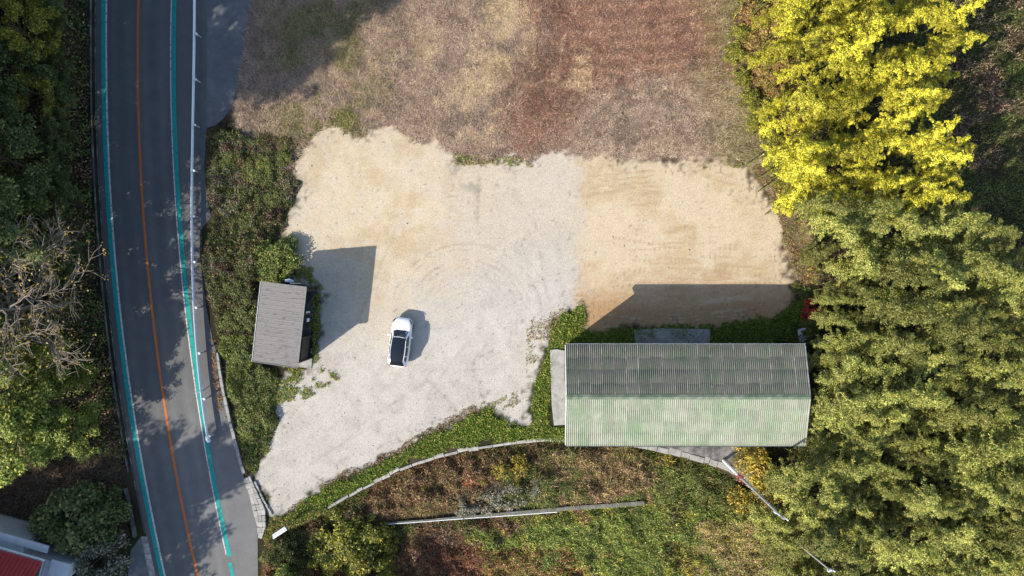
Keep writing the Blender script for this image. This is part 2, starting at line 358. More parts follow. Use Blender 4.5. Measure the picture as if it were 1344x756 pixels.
# bare soil between barn and sand, browned above partly for the shadow's tone
base *= .71
V = np.stack([XF, YF, ZF], 1)
nx, ny = len(gx), len(gy)
ii = np.arange(ny - 1)[:, None] * nx + np.arange(nx - 1)[None, :]
FA = np.stack([ii, ii + 1, ii + nx + 1, ii + nx], -1).reshape(-1, 4)
fl = lot[FA].mean(1); ff = fm[FA].mean(1)
sel_lot = fl > .5; sel_field = (~sel_lot) & (ff > .5)
def sub(name, sel):
    f = FA[sel]; u, inv = np.unique(f, return_inverse=True)
    o = obj(name, V[u], inv.reshape(-1, 4), M['ground'], col=base[u], smooth=True); return struct(o)
sub("gravel_lot", sel_lot); sub("dry_field", sel_field); sub("ground", ~(sel_lot | sel_field))

# ------------------------------------------------------------------ road, pull-off, markings
def band(name, fa, fb, y0, y1, z, m, parent=None, n=None, k=2):
    ys = np.linspace(y0, y1, n or max(8, int((y1 - y0) / 12)))
    A, B = fa(ys), fb(ys); V_ = []
    for j in range(k):
        t = j / (k - 1); V_.append(np.stack([((A * (1 - t) + B * t) - 672) / 15, (378 - ys) / 15, np.full(len(ys), z)], 1))
    V_ = np.stack(V_, 1).reshape(-1, 3); i = np.arange(len(ys) - 1)[:, None] * k + np.arange(k - 1)[None, :]
    Fc = np.stack([i, i + k, i + k + 1, i + 1], -1).reshape(-1, 4)
    return obj(name, V_, Fc, m, parent)
off = lambda f, d: (lambda y: f(y) + d)
REDGE = [(272, -900), (272, 168), (268, 220), (272, 258), (277, 285), (263, 303), (263, 340), (268, 380), (272, 410), (279, 445), (287, 470), (293, 510), (300, 550), (310, 590), (320, 625), (331, 660), (338, 695), (339, 756), (372, 980)]
fE = lambda y: np.interp(y, [p[1] for p in REDGE], [p[0] for p in REDGE])
M['road'] = mat('road_asphalt', attr=True, rough=.88, var=.12, scale=.8, fine=.13, bump=.12)
road = struct(band("road", off(fL, -7), fE, -900, 980, .03, M['road'], n=420, k=40))
rv = np.empty(len(road.data.vertices) * 3, np.float32); road.data.vertices.foreach_get("co", rv); rv = rv.reshape(-1, 3)
rpx, rpy = PX(rv[:, 0]), PY(rv[:, 1]); rc_ = fC(rpy); rl_ = fL(rpy) + 7; rr_ = fR(rpy)
wt = np.zeros(len(rv))
for cen, k_ in ((rl_ * .76 + rc_ * .24, .8), (rl_ * .26 + rc_ * .74, .8), (rc_ * .76 + rr_ * .24, 1), (rc_ * .27 + rr_ * .73, 1)): wt += k_ * np.exp(-((rpx - cen) / 4.2) ** 2)
nr_ = fbm(rv[:, 0] * 1.0, rv[:, 1] * .25, 1.5, 4, 1); tone = .09 * (1 + .20 * wt + .35 * (nr_ - .5)) * np.where(rpx > rr_ + 7, 1.14, 1) * (1 + .3 * sst(460, 600, rpy) * (.4 + .6 * sst(-5, 30, rpx - rc_)))  # wheel tracks and blotches; lower road's sunlit brightness put into the colour
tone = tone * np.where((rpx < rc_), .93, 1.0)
ra = road.data.color_attributes.new("col", 'FLOAT_COLOR', 'POINT'); c4r = np.ones((len(rv), 4), np.float32); c4r[:, :3] = tone[:, None] * np.array([1.01, 1.0, .985]); ra.data.foreach_set("color", c4r.ravel())
pull = [(268, -900), (330, -60), (330, 0), (318, 80), (311, 115), (304, 140), (294, 155), (284, 164), (268, 169)]
MBp = MB().add([(*P(*p)[:2], .022) for p in pull], [list(range(len(pull)))[::-1]])
struct(MBp.build("paved_pull_off", M['asphalt_old']))
band("teal_strip", fL, off(fL, 5), -900, 980, .036, M['teal'], road, 160)
band("edge_line", off(fL, 5.3), off(fL, 7.6), -900, 980, .036, M['white_line'], road, 160)
band("centre_line", off(fC, -1.5), off(fC, 1.5), -900, 980, .036, M['orange_line'], road, 160)
band("edge_line", off(fR, -.75), off(fR, .75), -900, 728, .036, M['white_line'], road, 160)
band("teal_strip", off(fR, 1.5), off(fR, 6.6), -900, 730, .036, M['teal'], road, 160)
band("teal_strip", off(fR, 0), off(fR, 4.6), 738, 980, .036, M['teal'], road, 40)
# driveway by the drain, lower left
dv = [(166, 772), (172, 722), (186, 703), (190, 706), (205, 772), (222, 840), (180, 840)]
struct(MB().add([(*P(*p)[:2], .018) for p in dv], [list(range(len(dv)))]).build("driveway", M['asphalt_old']))

# gutter on the west road side: kerb stones, each a part
g = thing("road_gutter", "narrow dark concrete gutter along the forest side of the road", "gutter", P(130, 300))
def run_blocks(parent, f, y0, y1, step, wpx, z0, z1, m, name, gap=.03, jit=.0):
    o0 = np.array(parent.location); y = y0
    while y < y1:
        ya, yb = y, min(y + step, y1) - gap * 15
        j = random.uniform(-jit, jit)
        c = [P(f(ya) - wpx / 2 + j, ya), P(f(ya) + wpx / 2 + j, ya), P(f(yb) + wpx / 2 + j, yb), P(f(yb) - wpx / 2 + j, yb)]
        MB().prism([(p[0] - o0[0], p[1] - o0[1]) for p in c[::-1]], z0 - o0[2], z1 + random.uniform(-.015, .015) - o0[2]).build(name, m, parent, bevel=.012)
        y += step
run_blocks(g, off(fL, -14), -60, 620, 30, 1.8, -.1, .1, M['concrete_dark'], "kerb_stone")
run_blocks(g, off(fL, -8.3), -60, 700, 30, 1.2, -.1, .045, M['concrete_dark'], "kerb_stone")
g = thing("gutter_wall", "low dark retaining edge with an open ditch beside the roadside bushes", "gutter", P(165, 670))
run_blocks(g, off(fL, -20), 640, 704, 16, 3.0, -.1, .35, M['concrete_dark'], "wall_block")
g = thing("drain_cover", "row of pale concrete drain covers beside the road and driveway", "drain cover", P(196, 730))
run_blocks(g, off(fL, -9.5), 704, 800, 7.5, 8, -.05, .07, M['concrete_pale'], "cover_slab", gap=.02)

# pale block revetment on the east side of the road
def blockrow(name, label, cat, L, R, rows, cols, z0, z1, m, part):
    t = thing(name, label, cat, P(*L[0])); o0 = np.array(t.location)
    def at(pl, u):
        pl = np.array(pl, float); d = np.r_[0, np.cumsum(np.hypot(*np.diff(pl, axis=0).T))]; d /= d[-1]
        return np.array([np.interp(u, d, pl[:, 0]), np.interp(u, d, pl[:, 1])])
    for i in range(rows):
        for j in range(cols):
            sft = .35 * (i % 2) / cols
            u0, u1 = i / rows + .002, (i + 1) / rows - .002; v0, v1 = (j + .04) / cols, (j + .96) / cols
            c = []
            for u, v in ((u0, v0), (u0, v1), (u1, v1), (u1, v0)):
                q = at(L, u) * (1 - v) + at(R, u) * v; q = P(q[0] + random.uniform(-.3, .3), q[1] + random.uniform(-.4, .4)); c.append((q[0] - o0[0], q[1] - o0[1]))
            MB().prism(c[::-1], z0, z1 + random.uniform(-.02, .02) + j * .05).build(part, m, t, bevel=.02)
    return t
blockrow("block_kerb", "sloping kerb of pale concrete blocks between the road and the gravel lot", "kerb",
         [(320, 628), (327, 648), (333, 672), (338, 692), (339, 706)], [(329, 624), (339, 645), (349, 668), (350, 690), (345, 706)], 11, 3, -.1, .12, M['concrete_pale'], "block")
blockrow("low_wall", "low dark grey concrete wall along the vine thicket and the roadside", "wall",
         [(285, 462), (290, 500), (300, 548), (313, 600), (320, 622)], [(288, 462), (294, 500), (304, 547), (317, 598), (324, 620)], 14, 1, -.1, .3, M['concrete'], "wall_block")
blockrow("lot_edge_stone", "thin line of edging stones where the gravel lot meets the pale block kerb", "edging",
         [(334, 632), (344, 655), (356, 676)], [(336, 631), (346.5, 654), (358.5, 675)], 9, 1, -.1, .14, M['concrete'], "edge_stone")

# ------------------------------------------------------------------ guard rail
gr = thing("guard_rail", "long pale steel guard rail with reflector posts along the road bend", "guard rail", (*P(260, 300)[:2], .03)); go = np.array(gr.location)
def rail_pt(y, z):            # the rail is seen 0.72 m up
    p = P(fG(y), y, .72); return np.array([p[0], p[1], z])
prof = [(-.02, .0), (.03, .04), (.03, .10), (-.015, .15), (-.015, .20), (.03, .25), (.03, .31), (-.02, .35)]
posts = [-380 + 60.5 * i for i in range(0, 17)]
posts = [45 + 59.8 * i for i in range(-7, 9)] + [572]
for a, b in zip(posts[:-1], posts[1:]):
    ys = np.linspace(a, b, 7); V_ = []
    for q in ys:
        p = rail_pt(q, .5); t = rail_pt(q + 1, .5) - rail_pt(q - 1, .5); t /= np.linalg.norm(t); nrm = np.array([-t[1], t[0], 0]) * -1
        for (o_, zz) in prof: V_.append(p - go + nrm * -o_ + np.array([0, 0, zz - .03]))
        for (o_, zz) in prof[::-1]: V_.append(p - go + nrm * (-o_ + .035) + np.array([0, 0, zz - .03]))
    k = len(prof) * 2; Fc = [(i * k + j, i * k + (j + 1) % k, (i + 1) * k + (j + 1) % k, (i + 1) * k + j) for i in range(6) for j in range(k)]
    obj("rail_beam", np.array(V_), Fc, M['steel_white'], gr)
for a in posts:
    p = rail_pt(a, 0) - go; q = p + np.array([.26, 0, 0])
    m = MB().tube([q, q + [0, 0, .84]], .062, 10); m.box(p[0] - .02, q[0], q[1] - .05, q[1] + .05, .56, .72)
    po = m.build("post", M['galv'], gr)
    MB().tube([q + [0, 0, .84], q + [0, 0, .87], q + [0, 0, .9]], [.1, .1, .05], 10).build("post_cap", M['steel_white'], po)
    MB().box(q[0] - .11, q[0] + .03, q[1] + .06, q[1] + .09, .78, .92).build("reflector", M['steel_white'], po)
# rounded end piece
pe = rail_pt(574, .47) - go
MB().tube([pe + [-.03, .1, .17], pe + [-.03, -.15, .17], pe + [.05, -.32, .17], pe + [.18, -.3, .17]], [.17, .18, .18, .15], 10).build("end_piece", M['steel_white'], gr)
# little dark-headed delineator by the rail (casts the paddle shadow)
p = P(266, 513)
t = thing("road_delineator", "short white delineator post with round reflector head beside the rail", "road marker", (p[0], p[1], .03))
MB().tube([(0, 0, 0), (0, 0, .95)], .035, 8).build("post", M['steel_white'], t)
th = np.linspace(0, 2 * np.pi, 15)[:-1]
hd = MB(); V_ = [(.13 * math.cos(a), dy, 1.07 + .17 * math.sin(a)) for dy in (-.03, .03) for a in th]
hd.add(V_, [list(range(14)), list(range(14, 28))[::-1]] + [(i, 14 + i, 14 + (i + 1) % 14, (i + 1) % 14) for i in range(14)]).build("reflector_head", M['steel_white'], t)

# ------------------------------------------------------------------ retaining walls south of the lot
rw = thing("retaining_wall", "curved pale stone retaining wall below the grass edge of the lot", "wall", (0, -14, -1)); ro = np.array(rw.location)
s = np.r_[0, np.cumsum(np.hypot(np.diff(W1x), np.diff(W1y)))]
def w1(u): return np.array([np.interp(u, s, W1x), np.interp(u, s, W1y)])
u = s[4] + .6; uend = s[-3]
while u < uend:
    L_ = random.uniform(.5, 1.3); a, b = w1(u), w1(min(u + L_ - .03, uend)); t = (b - a) / (np.linalg.norm(b - a) + 1e-6); nrm = np.array([-t[1], t[0]])
    wd = random.uniform(.08, .26) if PX(a[0]) < 760 else random.uniform(.3, .5); wo = random.uniform(-.05, .06)
    c = [a + nrm * (-.1 + wo), b + nrm * (-.1 + wo + random.uniform(-.05, .05)), b + nrm * (wd + wo), a + nrm * (wd + wo)]
    MB().prism([(q[0] - ro[0], q[1] - ro[1]) for q in c], -1.6, 1.0 + .03 + random.uniform(0, .09)).build("coping_stone", M['concrete_pale'] if PX(a[0]) < 790 else M['concrete'], rw, bevel=.03)
    u += L_
lw = thing("ledge_wall", "narrow straight concrete ledge crossing the weedy slope below the barn", "wall", tuple((w2a + w2b) / 2)); lo = np.array(lw.location)
nseg = 16
for i in range(nseg):
    a = w2a + (w2b - w2a) * (i / nseg); b = w2a + (w2b - w2a) * ((i + 1) / nseg - .001); th_ = .1 + .26 * min(1, max(0, (i - 2) / 9))
    d = (b - a)[:2]; d /= np.linalg.norm(d); n_ = np.array([-d[1], d[0]])
    za = -2.0 + random.uniform(-.02, .02)
    c = [a[:2], b[:2], b[:2] + n_ * th_, a[:2] + n_ * th_]
    MB().prism([(q[0] - lo[0], q[1] - lo[1]) for q in c], -1.3, za - lo[2] + .1).build("ledge_block", M['concrete_ledge'], lw, bevel=.015)
# pale pipe lying along the ledge
pp = [w2a + (w2b - w2a) * t + np.array([0, -.08, .16 + .03 * math.sin(t * 17)]) for t in np.linspace(0, .66, 14)]
tag(MB().tube(pp, .045, 6).build("water_pipe", M['steel_white']), "thin pale pipe lying along the concrete ledge on the slope", "pipe")

# concrete apron behind the barn above the wall
ap = [(775, 566), (1012, 566), (1004, 600), (992, 622), (978, 630), (965, 618), (935, 606), (900, 597), (870, 589), (830, 581), (790, 576)]
struct(MB().add([(*P(*p)[:2], .035) for p in ap], [list(range(len(ap)))[::-1]]).build("concrete_apron", M['concrete_dark']))

# ------------------------------------------------------------------ barn
EH, RH = 5.3, 6.25
bx0, bx1 = P(742.5, 453, EH)[0], P(1056.5, 453, EH)[0]; by1, by0 = P(742, 453, EH)[1], P(742, 584, EH)[1]
bcx, bcy = (bx0 + bx1) / 2, (by0 + by1) / 2; hw, hl = (by1 - by0) / 2, (bx1 - bx0) / 2
barn = thing("barn", "long barn with a corrugated green and grey gable roof", "barn", (bcx, bcy, 0))
wl, wh = hl - .35, hw - .4
wz = EH - .12
def wallbox(x0, x1, y0, y1): return MB().box(x0, x1, y0, y1, -.2, wz)
wn = MB(); 
for a, b in ((-wl, -5.2), (-2.2, 2.5), (5.5, wl)): wn.box(a, b, wh - .15, wh, -.2, wz)
for a, b in ((-5.2, -2.2), (2.5, 5.5)): wn.box(a, b, wh - .15, wh, 3.2, wz)
wn.build("north_wall", M['wall_tin'], barn)
wallbox(-wl, wl, -wh, -wh + .15).build("south_wall", M['wall_tin'], barn)
for sx, nm in ((-1, "west_wall"), (1, "east_wall")):
    x0, x1 = (-wl, -wl + .15) if sx < 0 else (wl - .15, wl)
    m = MB(); m.add([(x0, -wh + .153, -.2), (x0, wh - .153, -.2), (x0, wh - .153, wz), (x0, 0, RH - .12), (x0, -wh + .153, wz), (x1, -wh + .153, -.2), (x1, wh - .153, -.2), (x1, wh - .153, wz), (x1, 0, RH - .12), (x1, -wh + .153, wz)],
        [(4, 3, 2, 1, 0), (5, 6, 7, 8, 9), (0, 1, 6, 5), (1, 2, 7, 6), (2, 3, 8, 7), (3, 4, 9, 8), (4, 0, 5, 9)]); m.build(nm, M['wall_tin'], barn)
for a, b in ((-5.15, -2.25), (2.55, 5.45)):
    d = MB().box(a, b, wh - .1, wh - .04, 0, 3.15).build("sliding_door", M['wood_dark'], barn); MB().box(b - .2, b - .12, wh - .035, wh + .01, 1.1, 1.4).build("handle", M['galv'], d)
for yy in (-2.4, 0, 2.4):
    f_ = MB().box(-wl - .05, -wl - .003, yy - .55, yy + .55, 1.2, 2.4).build("window", M['steel_white'], barn); MB().box(-wl - .06, -wl - .053, yy - .48, yy + .48, 1.27, 2.33).build("pane", M['glass'], f_)
NC, NR, NW = 20, 4, 6
cw = 2 * hl / NC; slope = math.atan2(RH - EH, hw); SL = math.hypot(hw, RH - EH)
rl = SL / NR + .12; seg = NW * 5
xs = np.linspace(-cw / 2, cw / 2, seg + 1); zz = .036 * np.cos(np.arange(seg + 1) / seg * NW * 2 * np.pi)
ny_ = 2; V_ = np.array([(x, y, z + t_) for t_ in (0, -.012) for y in (-rl / 2, rl / 2) for x, z in zip(xs, zz)]); n_ = seg + 1
Fc = [(i, i + 1, n_ + i + 1, n_ + i) for i in range(seg)] + [(2 * n_ + i + n_, 2 * n_ + i + n_ + 1, 2 * n_ + i + 1, 2 * n_ + i) for i in range(0, 0)] + [(2 * n_ + i, 2 * n_ + i + 1, i + 1, i) for i in range(seg)]
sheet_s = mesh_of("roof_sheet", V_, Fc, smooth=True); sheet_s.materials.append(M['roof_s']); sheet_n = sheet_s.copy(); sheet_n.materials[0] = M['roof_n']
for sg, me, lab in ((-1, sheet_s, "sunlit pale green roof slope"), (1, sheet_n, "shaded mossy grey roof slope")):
    # under-boarding of the slope
    m = MB(); c0, c1 = (-.005 * 0, 0), None
    A = [(-hl + .05, 0, RH - .09), (hl - .05, 0, RH - .09), (hl - .05, sg * (hw - .06), EH - .08), (-hl + .05, sg * (hw - .06), EH - .08)]
    m.add(A + [(q[0], q[1], q[2] - .05) for q in A], [(0, 1, 2, 3), (7, 6, 5, 4), (0, 4, 5, 1), (1, 5, 6, 2), (2, 6, 7, 3), (3, 7, 4, 0)])
    rf = m.build("roof_slope", M['wood_dark'], barn); rf["label"] = lab
    for r in range(NR):
        d = (r + .5) * SL / NR + .02; yy = sg * d * math.cos(slope); zq = RH - d * math.sin(slope) + .02 + .004 * (r % 2)
        for c in range(NC):
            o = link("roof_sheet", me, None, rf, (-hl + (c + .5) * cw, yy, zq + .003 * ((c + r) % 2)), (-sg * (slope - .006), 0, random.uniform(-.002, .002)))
cap = MB(); N_ = 40
cap.add([(-hl - .03, -.2, RH - .0), (-hl - .03, 0, RH + .075), (-hl - .03, .2, RH - .0), (hl + .03, -.2, RH - .0), (hl + .03, 0, RH + .075), (hl + .03, .2, RH - .0)], [(0, 1, 4, 3), (1, 2, 5, 4)])
cap.build("ridge_cap", M['ridge'], barn)
gut = MB().add([(x, hw + dy, EH + dz) for x in (-hl, hl) for dy, dz in ((.02, .03), (.02, -.07), (.13, -.07), (.13, .03))], [(0, 1, 5, 4), (1, 2, 6, 5), (2, 3, 7, 6), (0, 3, 2, 1), (4, 5, 6, 7)]).build("gutter", M['steel_white'], barn)
gut = MB().add([(x, -hw - dy, EH + dz) for x in (-hl, hl) for dy, dz in ((.02, .03), (.02, -.07), (.13, -.07), (.13, .03))], [(4, 5, 1, 0), (5, 6, 2, 1), (6, 7, 3, 2), (1, 2, 3, 0), (7, 6, 5, 4)]).build("gutter", M['galv'], barn)
for sg in (-1, 1):
    for sx in (-1, 1):
        x0 = sx * (hl + .012); x1 = sx * (hl + .05); a, b = min(x0, x1), max(x0, x1)
        m = MB().add([(x, y, z) for x in (a, b) for (y, z) in ((sg * .0, RH + .03), (sg * hw, EH + .03), (sg * hw, EH - .17), (sg * .0, RH - .17))], [(0, 1, 2, 3), (7, 6, 5, 4), (0, 4, 5, 1), (1, 5, 6, 2), (2, 6, 7, 3), (3, 7, 4, 0)])
        m.build("verge_board", M['steel_white'], barn)
# concrete slabs by the barn
def slab(name, label, poly, z, m, cat="slab"):
    c = [P(*p) for p in poly]; o0 = np.mean(c, 0); zg = .0
    o = MB().prism([(p[0] - o0[0], p[1] - o0[1]) for p in c[::-1]], -.1, z).build(name, m, bevel=.02, loc=(o0[0], o0[1], zg)); return tag(o, label, cat)
slab("concrete_slab", "long narrow weathered concrete slab at the gable end of the barn", [(722, 459), (731, 458), (741, 460), (741, 500), (744, 505), (743, 557), (727, 558), (724, 530), (723, 500)], .16, M['concrete'])
slab("concrete_slab", "grey concrete slab in the shade along the grass beside the barn door", [(832, 433), (870, 431), (932, 432), (931, 458), (833, 458)], .16, M['concrete'])

# ------------------------------------------------------------------ shed
c4 = {'TL': P(342, 372, 3.05), 'TR': P(402, 375, 4.05), 'BR': P(390, 481, 4.05), 'BL': P(331, 476, 3.05)}
so = (c4['TL'] + c4['TR'] + c4['BR'] + c4['BL']) / 4; so[2] = 0
yd = ((c4['TL'] - c4['BL']) + (c4['TR'] - c4['BR']))[:2]; rz = math.atan2(-yd[0], yd[1])
shed = thing("open_shed", "open fronted shed with a plain grey sloping metal roof", "shed", so, rz)
Rm = np.array([[math.cos(-rz), -math.sin(-rz)], [math.sin(-rz), math.cos(-rz)]])
lc4 = {k: np.array([*(Rm @ (v - so)[:2]), v[2]]) for k, v in c4.items()}
sx1 = (lc4['TR'][0] + lc4['BR'][0]) / 2; sx0 = (lc4['TL'][0] + lc4['BL'][0]) / 2; sy1 = (lc4['TL'][1] + lc4['TR'][1]) / 2; sy0 = (lc4['BL'][1] + lc4['BR'][1]) / 2
shw, shl = (sx1 - sx0) / 2, (sy1 - sy0) / 2
def zr(x): return 3.05 + (x + shw) / (2 * shw) * 1.0
rdeck = MB(); A = [(-shw + .03, -shl + .03, 3.05 - .06), (shw - .03, -shl + .03, 4.05 - .06), (shw - .03, shl - .03, 4.05 - .06), (-shw + .03, shl - .03, 3.05 - .06)]
rdeck.add(A + [(q[0], q[1], q[2] - .07) for q in A], [(0, 1, 2, 3), (7, 6, 5, 4), (0, 4, 5, 1), (1, 5, 6, 2), (2, 6, 7, 3), (3, 7, 4, 0)])
roof = rdeck.build("roof", M['wood_dark'], shed)
NS = 9; wS = 2 * shl / NS; prf = [(0, .0), (.04, .014), (.08, .0), (wS * .5 - .04, 0), (wS * .5, .012), (wS * .5 + .04, 0), (wS, 0)]
V_ = [(x, y, 3.05 - .045 + z + (x + shw) / (2 * shw)) for x in (-shw - .02, shw + .02) for y, z in prf]; kk = len(prf)
V_ += [(x, y, z - .012) for x, y, z in V_]
Fc = [(i, kk + i, kk + i + 1, i + 1) for i in range(kk - 1)] + [(2 * kk + i, i, i + 1, 2 * kk + i + 1) for i in range(kk - 1)] + [(kk + i, 3 * kk + i, 3 * kk + i + 1, kk + i + 1) for i in range(kk - 1)] + [(0, 2 * kk, 3 * kk, kk), (kk - 1, 2 * kk - 1, 4 * kk - 1, 3 * kk - 1)]
sm = mesh_of("roof_sheet", np.array(V_), Fc); sm.materials.append(M['shed_roof'])
for i in range(NS): link("roof_sheet", sm, None, roof, (0, -shl + i * wS, .002 * (i % 2)))
MB().box(-shw - .05, -shw - .02, -shl - .01, shl + .01, 2.9, 3.06).build("fascia", M['steel_white'], shed)
MB().box(shw + .024, shw + .05, -shl - .01, shl + .01, 3.93, 4.04).build("fascia", M['wall_tin'], shed)
for sgn in (-1, 1):
    y0_, y1_ = sorted((sgn * (shl + .012), sgn * (shl + .035)))
    MB().add([(x, y, zr(x) + dz) for y in (y0_, y1_) for x, dz in ((-shw, -.14), (shw, -.14), (shw, .01), (-shw, .01))], [(0, 1, 2, 3), (7, 6, 5, 4), (0, 4, 5, 1), (1, 5, 6, 2), (2, 6, 7, 3), (3, 7, 4, 0)]).build("verge_board", M['wall_tin'], shed)
ix = shw - .35; iy = shl - .2
MB().box(-shw + .25, -shw + .33, -iy, iy, 0, 2.95).build("back_wall", M['wood_dark'], shed)
for sgn in (-1, 1):
    y0_, y1_ = sorted((sgn * iy, sgn * (iy - .08)))
    V_ = [(x, y, z) for y in (y0_, y1_) for x, z in ((-shw + .335, 0), (ix, 0), (ix, zr(ix) - .16), (-shw + .335, zr(-shw + .335) - .16))]
    MB().add(V_, [(0, 1, 2, 3), (7, 6, 5, 4), (0, 4, 5, 1), (1, 5, 6, 2), (2, 6, 7, 3), (3, 7, 4, 0)]).build("side_wall", M['wood_dark'], shed)
for yy in np.linspace(-iy + .1, iy - .1, 4): MB().box(ix + .005, ix + .125, yy - .06, yy + .06, 0, zr(ix) - .17).build("post", M['wood_dark'], shed)
MB().box(ix - .1, ix, -iy + .085, iy - .085, 3.45, 3.62).build("beam", M['wood_dark'], shed)
MB().box(ix - .06, ix, -iy + .09, -iy + 2.1, 0, 2.2).build("plank_screen", M['wood_dark'], shed)
MB().box(ix - .05, ix + .01, .3, .6, .9, 1.5).build("notice_panel", M['white_board'], shed)
MB().box(ix - .05, ix + .01, 1.0, 1.2, 1.0, 2.0).build("notice_panel", M['white_board'], shed)
MB().box(-shw + .5, shw + .05, -shl - .5, -shl + .35, -.1, .09).build("step_slab", M['concrete_pale'], shed, bevel=.02)
MB().box(-shw + .34, ix, -iy + .09, iy - .09, -.1, .06).build("floor_slab", M['concrete_dark'], shed, bevel=.02)
# lamp on a short pole by the shed
p = P(377, 370, 2.9); t = thing("pole_lamp", "small pale blue lamp head on a short white pole behind the shed", "lamp", (p[0] + .25, p[1] - .12, 0))
MB().tube([(0, 0, 0), (0, 0, 2.8), (-.05, .12, 3.0)], [.045, .045, .04], 8).build("pole", M['steel_white'], t)
hd = MB().prism([(-.42, .12), (-.38, .34), (.02, .38), (.30, .26), (.36, .16), (.22, .06), (-.1, .1)], 2.98, 3.1).build("lamp_head", M['blue_white'], t, bevel=.03)
MB().box(-.36, -.08, .15, .3, 3.105, 3.12).build("white_cover", M['white_board'], hd)

